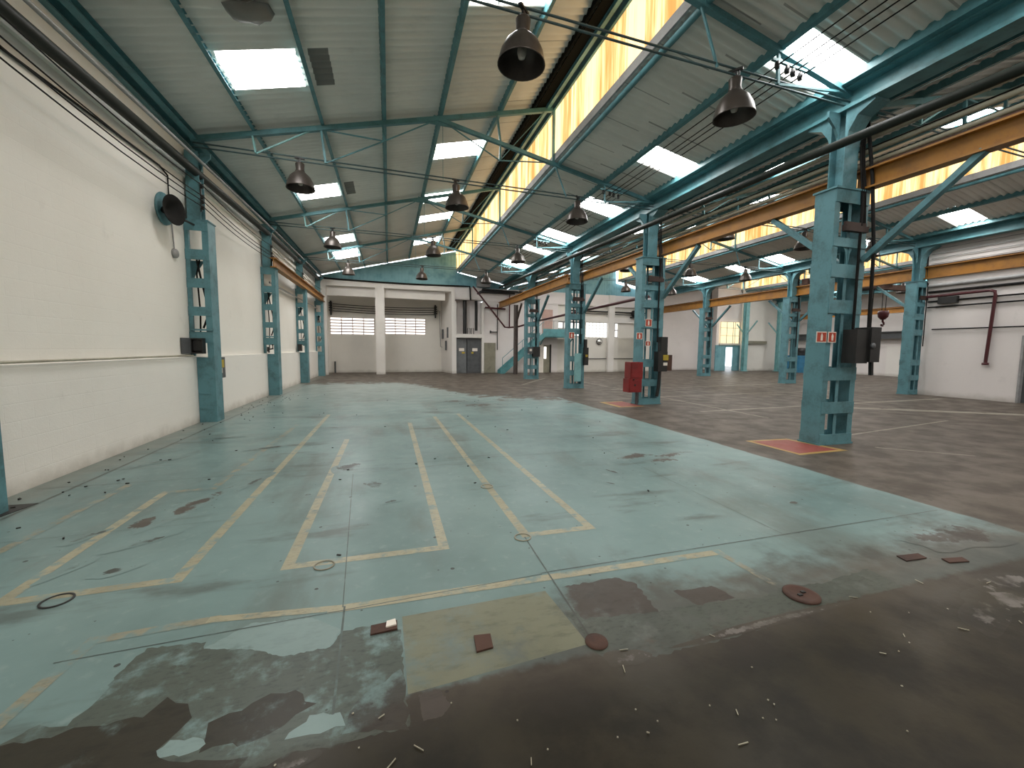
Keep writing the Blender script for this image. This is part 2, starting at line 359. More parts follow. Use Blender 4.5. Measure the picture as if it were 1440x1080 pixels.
pl([(-1.68,2.05),(-1.62,2.77)], .075, 'linew'); pl([(-1.62,2.77),(-1.05,2.80)], .07, 'linew'); pl([(-1.05,2.80),(-.36,2.72)], .06, 'line'); pl([(-.36,2.71),(2.57,2.67)], .075, 'line'); pl([(2.57,2.67),(2.60,2.2)], .06, 'linew')
for a, b, w in (((1.05,2.76),(5.5,2.80),.018),((1.08,1.95),(1.12,3.35),.02),((-.27,1.9),(-.30,2.72),.02),((-.31,2.72),(-.5,6),.012),((-1.7,2.62),(1.05,2.745),.012),((-3.9,6.0),(5.5,6.1),.012),((-3.9,9.3),(5.5,9.4),.012),((3.4,2.8),(3.5,13),.010),((-3.55,5),(-3.6,24),.05),((-3.9,12.6),(5.5,12.7),.012),((-3.9,4.4),(-1.5,4.45),.006)):
    seg(a, b, w*.6, 'joint')
for q in ((-1.98,5.0,.10,.55,-.35,'stain',11),(-2.22,4.62,.10,.18,-.2,'stain',12),(3.65,5.58,.34,.17,.3,'stain',13),(3.97,5.28,.26,.15,.2,'stain',14),(4.3,5.5,.4,.10,.2,'stain',15),(2.6,11.9,.55,.35,.1,'stain',16),(2.0,13.0,.5,.3,.1,'stain',17),
          (-.55,6.0,.16,.28,0,'oil',18),(-.2,5.2,.14,.22,.4,'oil',19),(-2.55,4.35,.05,.16,-.5,'oil',21),(-2.05,4.1,.22,.05,.5,'oil',22),(-1.6,5.7,.05,.3,-.3,'oil',23),(4.22,3.37,.07,.035,.2,'stain',24),(-2.3,3.75,.05,.18,-.5,'oil',25),(-1.95,3.62,.14,.05,.4,'oil',26),
          (4.9,2.35,.5,.2,.1,'brn',33),
          (-1.9,7.6,.3,.08,.5,'oil',35),(-3.2,7.0,.3,.06,.9,'oil',36),(-2.9,8.6,.3,.05,.3,'oil',37),(-1.2,9.2,.2,.1,0,'oil',38),(-.9,5.0,.03,.06,0,'oil',39),(.0,4.55,.10,.04,.5,'oil',40),(2.9,4.9,.03,.12,.3,'oil',41),(2.6,4.5,.03,.1,.6,'oil',42)):
    blob(*q)
# lines and pads on the brown side
poly([(6.28,4.95),(7.38,4.98),(7.22,5.98),(6.28,6.02)], 'padb'); poly([(6.36,5.03),(7.26,5.06),(7.13,5.90),(6.36,5.94)], 'pad')
poly([(6.35,10.55),(7.2,10.55),(7.2,11.8),(6.35,11.75)], 'padb'); poly([(6.5,10.65),(7.2,10.62),(7.2,11.7),(6.5,11.65)], 'pad')
for a, b, w in (((8.1,5.0),(9.0,4.2),.06),((8.6,5.9),(13.0,6.6),.07),((8.2,9.3),(19,9.9),.16),((8.5,12.6),(19.5,13.2),.12),((9,8.0),(9.6,20),.09),((13.0,9.0),(17.5,6.0),.4),((15.6,9.2),(14.2,12.6),.10),((6.0,18.5),(8.6,22.4),.14),((12,4.2),(18,4.8),.06),((9.0,15.5),(19.4,16.4),.14)):
    seg(a, b, w, 'pline')
struct('floor', fm, [M[k] for k in FM])

# ------------------------------------------------------------------ corrugated roof
PITCH, AMP, NS = .177, .030, 6
def corr(st, y0, y1, holes, dark=()):
    """st: list of (x, z) stations; holes: rectangles (x0,x1,ya,yb) left open and returned as panes."""
    xs = sorted(set([p[0] for p in st] + [h[i] for h in list(holes)+list(dark) for i in (0, 1)]))
    (xa, za), (xb, zb) = st[0], st[-1]
    zx = lambda x: za + (zb-za)*(x-xa)/(xb-xa)
    ny = int((y1-y0)/(PITCH/NS)); dy = PITCH/NS
    V = []; 
    for j in range(ny+1):
        y = y0 + j*dy; c = AMP*math.cos(2*PI*j/NS) - .016*((y/1.062) % 1.0)
        for x in xs: V.append((x, y+sk(x), zx(x)+c))
    nx = len(xs); main = MB(); panes = [MB() for _ in holes]
    F = []; MI = []; PF = [[] for _ in holes]
    for j in range(ny):
        ym = y0+(j+.5)*dy
        for i in range(nx-1):
            xm = (xs[i]+xs[i+1])/2; f = (j*nx+i, j*nx+i+1, (j+1)*nx+i+1, (j+1)*nx+i); hit = -1
            for k, h in enumerate(holes):
                if h[0] < xm < h[1] and h[2] < ym < h[3]: hit = k
            if hit >= 0: PF[hit].append(f); continue
            mi = 1 if any(h[0] < xm < h[1] and h[2] < ym < h[3] for h in dark) else 0
            F.append(f); MI.append(mi)
    main.v = V; main.f = [list(f) for f in F]; main.m = MI; main.sm = [True]*len(F)
    for k, pf in enumerate(PF):
        idx = {}; 
        for f in pf:
            for q in f: idx.setdefault(q, len(idx))
        panes[k].v = [V[q] for q in idx]; panes[k].f = [[idx[q] for q in f] for f in pf]; panes[k].m = [0]*len(pf); panes[k].sm = [True]*len(pf)
    return main, panes
wn = [0]
def window(mb, mats):
    wn[0] += 1
    if not mb.f: return None
    return struct('window_%d' % wn[0], mb, mats)
LA = [(-3.6,-2.6),(2.5,3.5),(8.22,9.2),(14.2,15.2),(20.0,21.3),(22.95,24.6)]
LB = [(-4.6,-3.6),(.6,1.6),(6.3,7.2),(12.2,13.25),(16.3,17.3),(19.0,19.95),(23.25,24.35)]
LR = [(-2.2,-1.2),(1.6,2.5),(4.62,5.35),(8.35,9.15),(11.8,12.55),(15.3,16.1),(18.0,18.7),(21.2,22.3)]
for bi, bx in enumerate(BAYS):
    x0 = X0+bx
    ye = 27.95 if bi < 2 else YE1
    hl = [(x0+1.24, x0+2.42, a, b) for a, b in LA] + [(x0+5.30, x0+6.66, a, b) for a, b in LB]
    st = [(x0-.45, 6.12-.255*.45), (x0+8.34, 6.12+.255*8.34)]
    dk = [(x0+2.62, x0+2.95, 8.22, 9.2), (x0+2.62, x0+2.9, 14.2, 15.2)] if bi == 0 else []
    mb, pn = corr(st, YE0, ye-sk(x0), hl, dk)
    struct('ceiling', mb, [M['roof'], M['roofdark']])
    for p in pn: window(p, M['sky'])
    hr = [(x0+9.82, x0+11.22, a, b) for a, b in LR]
    xe = 11.85 if bi < 2 else 13.9
    mb, pn = corr([(x0+8.28, zr2(8.28)+.15), (x0+xe, zr2(xe)+.15)], YE0, ye-sk(x0)-.4, hr)
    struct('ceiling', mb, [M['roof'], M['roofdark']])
    for p in pn: window(p, M['sky'])
    # glazing strip: vertical corrugated translucent sheet
    g = MB(); dy = .03; ny = int((ye-YE0)/dy); xg = x0+8.24
    vs = []
    for j in range(ny+1):
        y = YE0+j*dy; xx = xg+.014*math.cos(2*PI*y/.09)
        vs += [(xx, y, 6.86), (xx, y, 8.17)]
    g.v = vs; g.f = [[2*j, 2*j+2, 2*j+3, 2*j+1] for j in range(ny)]; g.m = [0]*ny; g.sm = [True]*ny
    window(g, M['glaz'])
    c = MB(); c.box(xg-.015, xg+.03, YE0, ye, 6.70, 6.88); struct('trim_%d' % (bi+1), c, M['grey'])

# ------------------------------------------------------------------ purlins, girders
BN = ['left bay', 'middle bay', 'right bay']
def purlin(x, z, w, h, lab, ye, slope=0.0, mat='truss', rnd=False):
    o = MB(); a, b = (x, YE0, z), (x, ye, z)
    if rnd: o.tube([a, b], w/2, 10)
    else:
        up = Vector((-slope, 0, 1)).normalized()
        o.bar(Vector(a), Vector(b), .008, h, up)
        o.bar(Vector(a)+up*h/2+Vector((w/2,0,0)), Vector(b)+up*h/2+Vector((w/2,0,0)), w, .008, up)
        o.bar(Vector(a)-up*h/2+Vector((w/2,0,0)), Vector(b)-up*h/2+Vector((w/2,0,0)), w, .008, up)
    loc = (x, YE0, z)
    single('roof_purlin', o, M[mat], lab, 'purlin', 'teal roof purlins', loc)
for bi, bx in enumerate(BAYS):
    x0 = X0+bx; ye = 27.55 if bi < 2 else YE1
    us = [(.02,'lowest'),(1.14,'second lowest'),(2.5,'third lowest'),(3.83,'middle'),(5.15,'third highest'),(6.68,'second highest'),(7.95,'highest')]
    for k, (u, nm) in enumerate(us):
        big = k in (0, 6)
        purlin(x0+u, zraf(u)+(.05 if k == 0 else .09), .07 if not big else .10, .13 if not big else .17, '%s long teal purlin under the rising left slope of the %s' % (nm, BN[bi]), ye, .255)
    e_ = MB().prism([(x0-.20, 6.02), (x0+.03, 6.06), (x0+.03, 6.075), (x0-.20, 6.035)], YE0, ye); struct('trim_%d' % (30+bi), e_, M['truss'])
    purlin(x0-.22, 5.98, .12, .16, 'outer teal eave purlin beside the %s' % ('white left wall' if bi == 0 else ['', 'first', 'second'][bi]+' gutter girder, rising slope of the '+BN[bi]), ye)
    o = MB().bar((x0+7.62, YE0, zraf(7.62)+.10), (x0+7.62, ye, zraf(7.62)+.10), .05, .14); single('roof_purlin', o, M['ridge_shade'], 'dark purlin just below the ridge of the %s' % BN[bi], 'purlin', 'teal roof purlins', (x0+7.62, YE0, 8))  # purlin blackened as part of the painted ridge shadow
    b_ = MB().prism([(x0+7.70, zraf(7.70)+.06), (x0+8.14, zraf(8.14)+.06), (x0+8.14, zraf(8.14)+.075), (x0+7.70, zraf(7.70)+.075)], YE0, ye); struct('trim_%d' % (20+bi), b_, M['ridge_shade'])  # added black board, paints the shadow between the ridge purlins
    purlin(x0+8.17, 8.055, .05, .17, 'thin teal top rail along the upper edge of yellow glazing, %s' % BN[bi], ye)
    purlin(x0+8.36, zr2(8.36)+.05, .11, .11, 'round teal rail below the yellow glazing of the %s' % BN[bi], ye, 0, 'truss', True)
    purlin(x0+9.78, zr2(9.78)+.08, .08, .14, 'teal purlin halfway down the falling right slope of the %s' % BN[bi], ye, -.195)
    purlin(x0+11.28, zr2(11.28)+.07, .07, .13, 'teal eave purlin at the foot of the falling slope, %s' % BN[bi], ye, -.195)
for gi, gx in enumerate((7.55, 19.85, 32.1)):
    ye = 27.6 if gi == 0 else (28.1 if gi == 1 else 30.5)
    w = ['first column row, middle of the hall', 'second column row, right of the hall', 'farthest right column row']
    g = thing('gutter_girder', 'deep teal steel girder on top of the %s' % w[gi], 'girder', (gx, YE0, 5.7), 'teal gutter girders')
    L = (gx, YE0, 5.7)
    b = MB(); b.box(gx-.16, gx+.16, YE0, ye, 5.70, 5.725).box(gx-.012, gx+.012, YE0, ye, 5.725, 6.02).box(gx-.16, gx+.16, YE0, ye, 6.02, 6.05); b.box(gx-.16,gx-.148,YE0,ye,5.725,5.76); b.build('plate_girder', M['truss'], g, L)
    b = MB(); b.box(gx-.30, gx-.285, YE0, ye, 6.05, 6.20).box(gx+.285, gx+.30, YE0, ye, 6.05, 6.20).box(gx-.285, gx+.285, YE0, ye, 6.05, 6.062); b.build('gutter', M['truss'], g, L)

# ------------------------------------------------------------------ trusses
def truss(bi, k):
    x0 = X0+BAYS[bi]; yl = TR[k]; Lc = (x0, yl+sk(x0), 5.9)
    P = lambda u, z: (x0+u, yl+sk(x0+u), z)
    who = ['behind', 'nearest', 'second', 'third', 'fourth'][k]
    g = thing('roof_truss', 'teal steel roof truss, %s from the front in the %s' % (who, BN[bi]), 'truss', Lc, 'teal roof trusses')
    def part(nm, mb, mat='truss'): return mb.build(nm, M[mat], g, Lc)
    part('rafter', MB().bar(P(.02, zraf(.02)-.03), P(8.2, zraf(8.2)-.03), .10, .10))
    part('rafter', MB().bar(P(UR-.15, zr2(UR-.15)), P(UE, zr2(UE)), .09, .09))
    zt = 5.82
    part('tie_rod', MB().tube([P(.05, zt+.05), P(UE, zt+.05)], .016, 6), 'rod')
    part('tie_rod', MB().tube([P(.05, zt-.035), P(UE, zt-.035)], .016, 6), 'rod')
    part('gusset', MB().prism([(x0+UR-.35, zraf(UR-.35)-.08), (x0+UR+.55, zr2(UR+.55)-.04), (x0+UR+.55, zr2(UR+.55)+.05), (x0+UR, zraf(UR))], yl+sk(x0+UR)-.015, yl+sk(x0+UR)+.015))
    part('glazing_post', MB().bar(P(8.2, zraf(8.2)), P(8.2, zr2(8.2)), .06, .06))
    br = lambda a, b, w=.04: part('web_member', MB().bar(P(*a), P(*b), w, w))
    part('web_member', MB().bar(P(1.14, zraf(1.14)), P(1.2, zt), .09, .035), 'pale_lit_teal'); br((2.5, zraf(2.5)), (2.58, zt), .05); part('web_member', MB().bar(P(1.2, zt), P(2.45, zraf(2.45)), .03, .03), 'pale_lit_teal')  # eave strut and diagonal painted paler for the skylight falling on them
    z3 = zraf(3.83)-.42
    br((3.83, zraf(3.83)), (3.86, z3), .045); br((3.86, z3), (UR-.1, zraf(UR-.1)-.06), .025); br((3.86, z3), (2.5, zraf(2.5)-.05), .025); br((2.58, zt), (3.86, z3), .025)
    br((6.62, zraf(6.62)), (6.72, zr2(6.72)), .05); z6 = zr2(6.72)-.42
    br((6.72, zr2(6.72)), (6.7, z6), .045); br((6.7, z6), (UR+.1, zr2(UR+.1)), .025); br((6.7, z6), (8.1, zr2(8.1)), .025); br((6.7, z6), (8.0, zraf(8.0)), .02)
    br((8.25, zr2(8.25)), (8.6, zt), .03); br((9.78, zr2(9.78)), (9.8, zt), .045); br((9.8, zt), (11.3, zr2(11.3)-.02), .035)
    part('hanger_rod', MB().tube([P(UR+.08, zr2(UR)), P(UR+.08, zt)], .006, 5))
for bi in range(3):
    for k in range(1, 5): truss(bi, k)

# ------------------------------------------------------------------ lamps
def lamp_proto():
    g = thing('high_bay_lamp', 'x', 'lamp', (0,0,0), 'bell shaped high bay lamps')
    MB().lathe([(.085,-.24),(.14,-.29),(.21,-.36),(.265,-.47),(.295,-.60),(.30,-.62),(.29,-.615),(.255,-.48),(.20,-.375),(.08,-.29)], n=28).build('reflector', [M['steel']], g)
    MB().lathe([(.06,-.289),(.195,-.38),(.25,-.482),(.287,-.613)], n=28).build('reflector_lining', M['lampin'], g)
    b = MB(); b.lathe([(0,-.55),(.04,-.535),(.06,-.47),(.055,-.41),(.035,-.34),(.03,-.29)], n=14); b.build('bulb', M['bulb'], g)
    MB().lathe([(0,-.06),(.085,-.065),(.095,-.08),(.085,-.20),(.10,-.24),(.10,-.26),(0,-.26)], n=16).build('ballast_housing', M['steel'], g)
    h = MB(); h.bar((0,0,-.11),(0,0,.06),.03,.05); h.bar((-.10,0,.05),(.10,0,.05),.05,.03); h.bar((-.05,0,-.06),(-.05,0,.06),.02,.02); h.build('hanger_clamp', M['black'], g)
    return g
proto = lamp_proto(); first = True
LX = [2.05, 5.56, 8.95]
LN = ['left', 'centre', 'right']
for bi in range(2):
    for k in range(1, 5):
        for li, u in enumerate(LX):
            if k == 1 and (li == 0 or bi == 1): continue
            o = proto if first else copy_tree(proto); first = False
            x = X0+BAYS[bi]+u; o.location = (x, TR[k]+sk(x), 5.80); o.rotation_euler = (random.uniform(-.05,.05), random.uniform(-.06,.06), random.uniform(0,6))
            o['label'] = 'dusty bell lamp hung at the %s of the %s truss, %s' % (LN[li], ['', 'nearest', 'second', 'third', 'fourth'][k], BN[bi])
for li, u in enumerate((2.05, 5.56, 8.95)):
    o = copy_tree(proto); x = X0+BAYS[2]+u; o.location = (x, TR[3]+sk(x), 5.80); o['label'] = 'bell lamp at the %s of the third roof truss, right bay behind the columns' % LN[li]
# ------------------------------------------------------------------ columns of the two inner rows
def column_proto():
    g = thing('steel_column', 'x', 'column', (0,0,0), 'teal built-up crane columns')
    T = M['teal']
    MB().box(-.41,.41,-.20,.20,0,.03).build('base_plate', T, g)
    for s in (-1, 1):
        c = MB(); c.box(*sorted((s*.39, s*.378)), -.175, .175, .03, 4.40)
        for q in (-1, 1): c.box(*sorted((s*.378, s*.27)), *sorted((q*.175, q*.163)), .03, 4.40)
        c.build('chord', T, g)
    c = MB(); c.box(-.035,.035,-.15,-.14,.03,4.2).box(-.035,.035,.14,.15,.03,4.2); c.build('centre_post', T, g)
    for z0, z1 in ((.03,.19),(.56,.77),(1.15,1.38),(2.32,2.55),(2.93,3.16),(3.45,3.60),(4.18,4.40)):
        for q in (-1, 1):
            MB().box(-.385,.385,*sorted((q*.175,q*.19)),z0,z1).build('batten_plate', T, g)
    MB().box(-.42,.42,-.21,.21,4.40,4.43).build('cap_plate', T, g)
    for s in (-1, 1):
        MB().prism([(s*.02,3.16),(s*.05,3.36),(s*.13,3.50),(s*.27,3.60),(s*.02,3.60)], -.162, -.150).build('curved_gusset', T, g)
    MB().box(-.22,.30,-.27,-.192,3.70,3.80).box(-.2,.28,-.24,-.2,3.80,3.86).build('cable_support', M['darkrust'], g)
    c = MB(); c.box(-.20,.12,-.13,-.115,4.43,5.70).box(-.20,.12,.115,.13,4.43,5.70).box(-.05,-.03,-.115,.115,4.43,5.70); c.build('upper_post', T, g)
    MB().prism([(-.20,5.15),(-.22,5.30),(-.30,5.45),(-.46,5.60),(-.46,5.70),(-.20,5.70)], -.02, .02).build('flared_bracket', T, g)
    MB().prism([(.12,5.15),(.14,5.30),(.22,5.45),(.36,5.60),(.36,5.70),(.12,5.70)], -.02, .02).build('flared_bracket', T, g)
    for s in (-1, 1): MB().prism([(s*.13,5.10),(s*.17,5.35),(s*.30,5.55),(s*.55,5.66),(s*.55,5.70),(s*.13,5.70)], -.20, .12, 0, 'yz').build('flared_saddle', T, g)
    for s in (-1, 1):
        MB().bar((.33,s*.20,3.25),(.33,s*1.66,4.46),.11,.09).build('knee_brace', T, g)
    for i, x in enumerate((.19,.235,.28)):
        MB().tube([(x,-.215,3.86),(x-.03,-.20,4.45),(x-.06,-.16,5.0),(x-.05,-.14,5.65)], .015, 6).build('conduit', M['cable'], g)
    MB().tube([(.17,-.225,1.9),(.17,-.225,4.35)], .022, 8).build('conduit', M['cable'], g)
    return g
AX, AY = 7.64, [5.57, 11.13, 16.43, 22.08]
BX, BY = 20.0, [11.4, 16.75, 22.8]
cp = column_proto(); first = True
for i, y in enumerate(AY):
    o = cp if first else copy_tree(cp); first = False; o.location = (AX, y, 0)
    o['label'] = ['large teal lattice column nearest the camera, with two red extinguisher signs', 'teal lattice column with a red hose box hung on its left', 'teal lattice column between the hose box column and the staircase column', 'small teal lattice column standing in front of the teal staircase'][i]
for i, y in enumerate(BY):
    o = copy_tree(cp); o.location = (BX, y, 0)
    o['label'] = ['teal lattice column at the end of the white side wall on the right', 'teal lattice column in the far right row, second from the white side wall', 'farthest teal lattice column of the right row, before the yellow window'][i]
# slender columns of the third row
def slim():
    g = thing('steel_column', 'x', 'column', (0,0,0), 'slim pale teal columns')
    c = MB(); c.box(-.17,.17,-.16,-.145,0,5.7).box(-.17,.17,.145,.16,0,5.7).box(-.008,.008,-.145,.145,0,5.7); c.build('shaft', M['pale_lit_teal'], g)  # light on these columns painted in as paler teal
    MB().box(-.26,.26,-.24,.24,0,.03).build('base_plate', M['pale_lit_teal'], g)
    for s in (-1, 1): MB().bar((0,s*.16,3.1),(0,s*1.1,4.1),.08,.08).build('knee_brace', M['pale_lit_teal'], g)
    return g
sp = slim()
for i, (x, y) in enumerate(((28.3,27.7),(31.1,27.0))):
    o = sp if i == 0 else copy_tree(sp); o.location = (x, y, 0)
    o['label'] = ['slim pale teal column right of the doorway to the yard', 'slim pale teal column farther right, before the white panel edge'][i]

# ------------------------------------------------------------------ crane beams
def crane_beam(x, ya, yb, za, zb, lab, h=.36, w=.22):
    g = thing('crane_beam', lab, 'crane beam', (x, ya, za), 'yellow crane runway beams'); L = (x, ya, za)
    MB().ibeam((x,ya,za), (x,yb,zb), w, h, .03, .02).build('beam', M['yellow'], g, L)
    MB().bar((x,ya,za+h/2+.025), (x,yb,zb+h/2+.025), .05, .05).build('rail', M['rust'], g, L)
zb = lambda y: 4.62+.011*(y-5.5)
ys = [-1.5]+AY+[27.3]
nmA = ['yellow crane beam running from the nearest big column towards the camera', 'long yellow crane beam between the nearest big column and the hose box column', 'yellow crane beam between the hose box column and the third column', 'yellow crane beam between the third column and the staircase column', 'short yellow crane beam ending in front of the back wall by the stairs']
for i in range(5): crane_beam(AX+.33, ys[i]+.01, ys[i+1]-.01, zb(ys[i]), zb(ys[i+1]), nmA[i], .34, .20)
for i, (ya, yc) in enumerate(((16.1, 22.08), (22.1, 27.3))):
    crane_beam(7.14, ya, yc, 4.56, 4.58, ['yellow crane beam on the hall side of the third and fourth columns', 'yellow crane beam end piece left of the stairs, on the hall side'][i], .36, .20)
ysb = [1.0]+BY+[28.0]
nmB = ['yellow crane beam along the white side wall on the right', 'yellow crane beam of the right row, beyond the white side wall', 'yellow crane beam of the right row, second span beyond the side wall', 'yellow crane beam of the right row, farthest span at the back']
for i in range(4): crane_beam(BX+.15, ysb[i], ysb[i+1], 4.74, 4.74, nmB[i], .46, .26)
crane_beam(32.3, 14, 28.3, 4.45, 4.45, 'far yellow crane beam seen behind the right column row', .36, .22)
ysl = [15.85, 21.5, 26.9]
for i in range(2): crane_beam(-3.68, ysl[i], ysl[i+1], 4.48, 4.48, ['yellow crane beam on the left wall columns, nearer span', 'yellow crane beam on the left wall columns, farther span'][i], .32, .20)

# ------------------------------------------------------------------ left wall and its columns
w = MB(); w.box(-4.4,-4.10,YE0,31.5,1.43,6.2); w.box(-4.10,-4.04,YE0,27.4,5.20,5.36); struct('wall_left', w, M['wall'])
w = MB(); w.box(-4.4,-4.00,YE0,31.5,0,1.43); struct('wall_left', w, M['dado'])
def lcol():
    g = thing('wall_column', 'x', 'column', (0,0,0), 'teal columns against the left wall'); T = M['teal']
    # x from -.26 (wall side) to +.26; origin at x=-3.86
    c = MB(); c.box(.08,.20,-.20,-.185,0,4.30).box(.08,.20,.185,.20,0,4.30); c.box(.185,.20,-.185,.185,0,4.30); c.build('outer_chord', T, g)
    MB().box(-.23,-.16,-.20,-.13,1.45,4.30).build('inner_chord', T, g)
    MB().box(-.13,.08,-.198,-.186,0,1.42).build('lower_plate', T, g)
    for z0, z1 in ((.30,.34),(.62,.66),(1.05,1.09)): MB().box(-.12,.12,-.212,-.199,z0,z1).build('stiffener', T, g)
    for z0, z1 in ((1.73,1.97),(2.31,2.50),(2.90,3.10),(3.49,3.70),(4.09,4.30)):
        MB().box(-.232,.198,-.213,-.20,z0,z1).build('batten_plate', T, g)
    MB().box(-.235,.215,-.22,.22,4.30,4.325).build('cap_plate', T, g)
    MB().prism([(-.2,3.49),(-.2,3.0),(-.12,3.2),(.0,3.4),(.05,3.49)], -.05,-.035).build('curved_gusset', T, g)
    MB().box(-.20,.22,-.235,-.214,1.99,2.03).build('shelf_angle', T, g)
    c = MB(); c.box(-.19,.06,-.12,-.105,4.325,5.75).box(-.19,.06,.105,.12,4.325,5.75).box(-.08,-.06,-.105,.105,4.325,5.75); c.build('upper_post', T, g)
    MB().prism([(.06,5.3),(.10,5.5),(.25,5.66),(.25,5.75),(.06,5.75)],-.02,.02).build('eave_bracket', T, g)
    MB().tube([(-.08,-.1,1.6),(-.05,-.1,2.4),(-.08,-.1,3.2),(.0,-.1,3.6)], .016, 6).build('cable_loop', M['cable'], g)
    MB().tube([(.0,-.12,2.05),(.07,-.12,2.25),(.07,-.12,2.7),(.0,-.12,3.1),(-.06,-.12,3.5)], .02, 6).build('cable_loop', M['cable'], g)
    return g
LY = [5.06, 10.72, 16.15, 21.5, 26.6]
lp = lcol()
for i, y in enumerate(LY):
    o = lp if i == 0 else copy_tree(lp); o.location = (-3.86, y, 0)
    o['label'] = ['teal wall column cut by the left edge of the photo', 'teal wall column beside the round dark horn, with a black switch box', 'teal wall column where the yellow beam on the left starts', 'teal wall column under the yellow beam, third along the left wall', 'farthest teal wall column beside the back wall corner'][i]
# insulator racks and wires
for i, y in enumerate(LY[:4]):
    g = thing('insulator_rack', 'dark insulator stack for wall wires on %s' % ['the column at the left edge', 'the column by the dark horn', 'the column where the yellow beam starts', 'the third full wall column'][i], 'insulator', (-3.74, y-.14, 4.55), 'insulator racks'); L = (-3.74, y-.14, 4.55)
    MB().box(-3.785,-3.765,y-.16,y-.125,4.5,5.1).build('bracket', M['black'], g, L)
    for z in (4.58,4.70,4.80,5.02):
        MB().lathe([(0,-.045),(.035,-.04),(.022,-.02),(.038,0),(.022,.02),(.035,.04),(0,.045)], (-3.74,y-.17,z), 10).build('insulator', M['black'], g, L)
for i, z in enumerate((4.58,4.70,4.80,5.02)):
    pts = []
    yy = [YE0]+[y-.17 for y in LY[:4]]+[26.5]
    for a, b in zip(yy[:-1], yy[1:]):
        for q in range(6): s_ = q/6; pts.append((-3.71, a+(b-a)*s_, z-.10*4*s_*(1-s_)))
    pts.append((-3.71, 26.5, z))
    single('wire', MB().tube(pts, .010, 5), M['cable'], '%s of four black wires strung along the white left wall' % ['lowest', 'second lowest', 'second highest', 'highest'][i], 'wire', 'wires on the left wall', pts[0])
single('pipe', MB().tube([(-3.86,-6,4.72),(-3.86,5.99,5.19),(-3.86,9.96,5.30),(-3.86,16.3,5.47),(-3.86,26.8,5.60)], .085, 12), M['pipe'], 'thick dark pipe high along the white left wall', 'pipe', None, (-3.86,-6,4.72))
single('pipe', MB().tube([(-3.70,-6,5.02),(-3.70,10,5.47),(-3.70,16.3,5.62),(-3.70,26.8,5.74)], .03, 8), M['grey'], 'thin grey pipe just above the thick dark left wall pipe', 'pipe', None, (-3.70,-6,5.02))
pp = [(-3.965,YE0,1.455),(-3.965,9.4,1.465),(-3.965,10.3,1.46)]
single('pipe', MB().tube(pp, .016, 8), M['tanpipe'], 'thin pale pipe lying on the ledge of the left wall', 'pipe', None, pp[0])
single('rail', MB().box(-3.97,-3.93,16.4,26.3,3.86,3.92), M['grey'], 'grey rail on the left wall below the yellow beam', 'rail', None)
# horn with conduit
g = thing('wall_horn', 'dark round horn on a teal disc fixed to the white left wall', 'horn', (-4.1,10.0,4.3)); L = (-4.1,10.0,4.3)
MB().lathe([(0,0),(.29,0),(.30,.02),(.29,.05),(0,.05)], (-4.10,9.70,4.26), 28, axis='x').build('backing_disc', M['teal'], g, L)
hb = MB(); hb.lathe([(0,.0),(.05,.0),(.09,.08),(.17,.17),(.275,.22),(.265,.222),(.15,.17),(.06,.10),(0,.09)], (0,0,0), 26, axis='x')
ho = hb.build('horn_bell', M['cable'], g); ho.location = (.06,-.44,-.10); ho.rotation_euler = (0, 0, -.28)
MB().tube([(-4.07,9.9,4.5),(-4.07,9.9,4.95),(-4.07,9.6,5.02),(-4.07,4,4.86),(-4.07,-6,4.6)], .016, 8).build('conduit', M['cable'], g, L)
MB().tube([(-4.07,9.95,4.1),(-4.07,10.0,3.55)], .014, 8).build('conduit', M['grey'], g, L)
MB().lathe([(0,.0),(.09,0),(.09,.05),(.07,.07),(0,.07)], (-4.10,10.03,3.50), 18, axis='x').build('junction_box', M['grey'], g, L)
MB().bar((-4.0,9.6,4.2),(-3.9,10.55,4.2),.03,.03).build('bracket_arm', M['black'], g, L)
# switch box at the ledge
g = thing('switch_box', 'black open switch box standing on the ledge by the second wall column', 'switch box', (-4.0,10.4,1.47)); L = (-4.0,10.4,1.47)
c = MB(); c.box(-4.02,-3.80,10.33,10.50,1.50,1.53).box(-4.02,-3.80,10.33,10.50,1.80,1.83).box(-4.02,-3.80,10.48,10.50,1.53,1.80).box(-4.02,-4.0,10.33,10.48,1.53,1.80).box(-3.82,-3.80,10.33,10.48,1.53,1.80).box(-3.99,-3.83,10.38,10.48,1.56,1.78); c.build('case', M['black'], g, L)
MB().bar((-4.02,10.33,1.665),(-4.20+.12,10.08,1.665),.02,.33).build('lid', M['darkgrey'], g, L)
g = thing('wall_switchboard', 'small dark wall panel with yellow and white labels right of the second wall column', 'switch panel', (-3.98,11.7,1.0)); L = (-3.98,11.7,1.0)
MB().box(-3.995,-3.90,11.40,11.85,.90,1.40).build('case', M['darkgrey'], g, L); MB().box(-3.90,-3.896,11.42,11.78,1.15,1.34).build('label', M['yellowlabel'], g, L); MB().box(-3.90,-3.895,11.5,11.65,1.02,1.14).build('label', M['white'], g, L)
for i, y in enumerate((15.8, 21.1)):
    g = thing('switch_box', ['thin dark switch on the ledge at the third wall column', 'black switch box on the ledge at the fourth wall column'][i], 'switch box', (-4.0,y,1.47), 'ledge switches'); L = (-4.0,y,1.47)
    if i == 0:
        MB().tube([(-3.9,y,1.47),(-3.9,y,1.58),(-3.78,y,1.60),(-3.78,y,1.75)], .03, 8).build('handle', M['black'], g, L)
        MB().box(-3.95,-3.88,y-.03,y+.03,1.50,1.66).build('case', M['black'], g, L)
    else:
        MB().box(-4.02,-3.85,y-.06,y+.1,1.48,1.80).build('case', M['black'], g, L); MB().box(-3.84,-3.82,y-.04,y+.08,1.52,1.76).build('lid', M['white'], g, L)

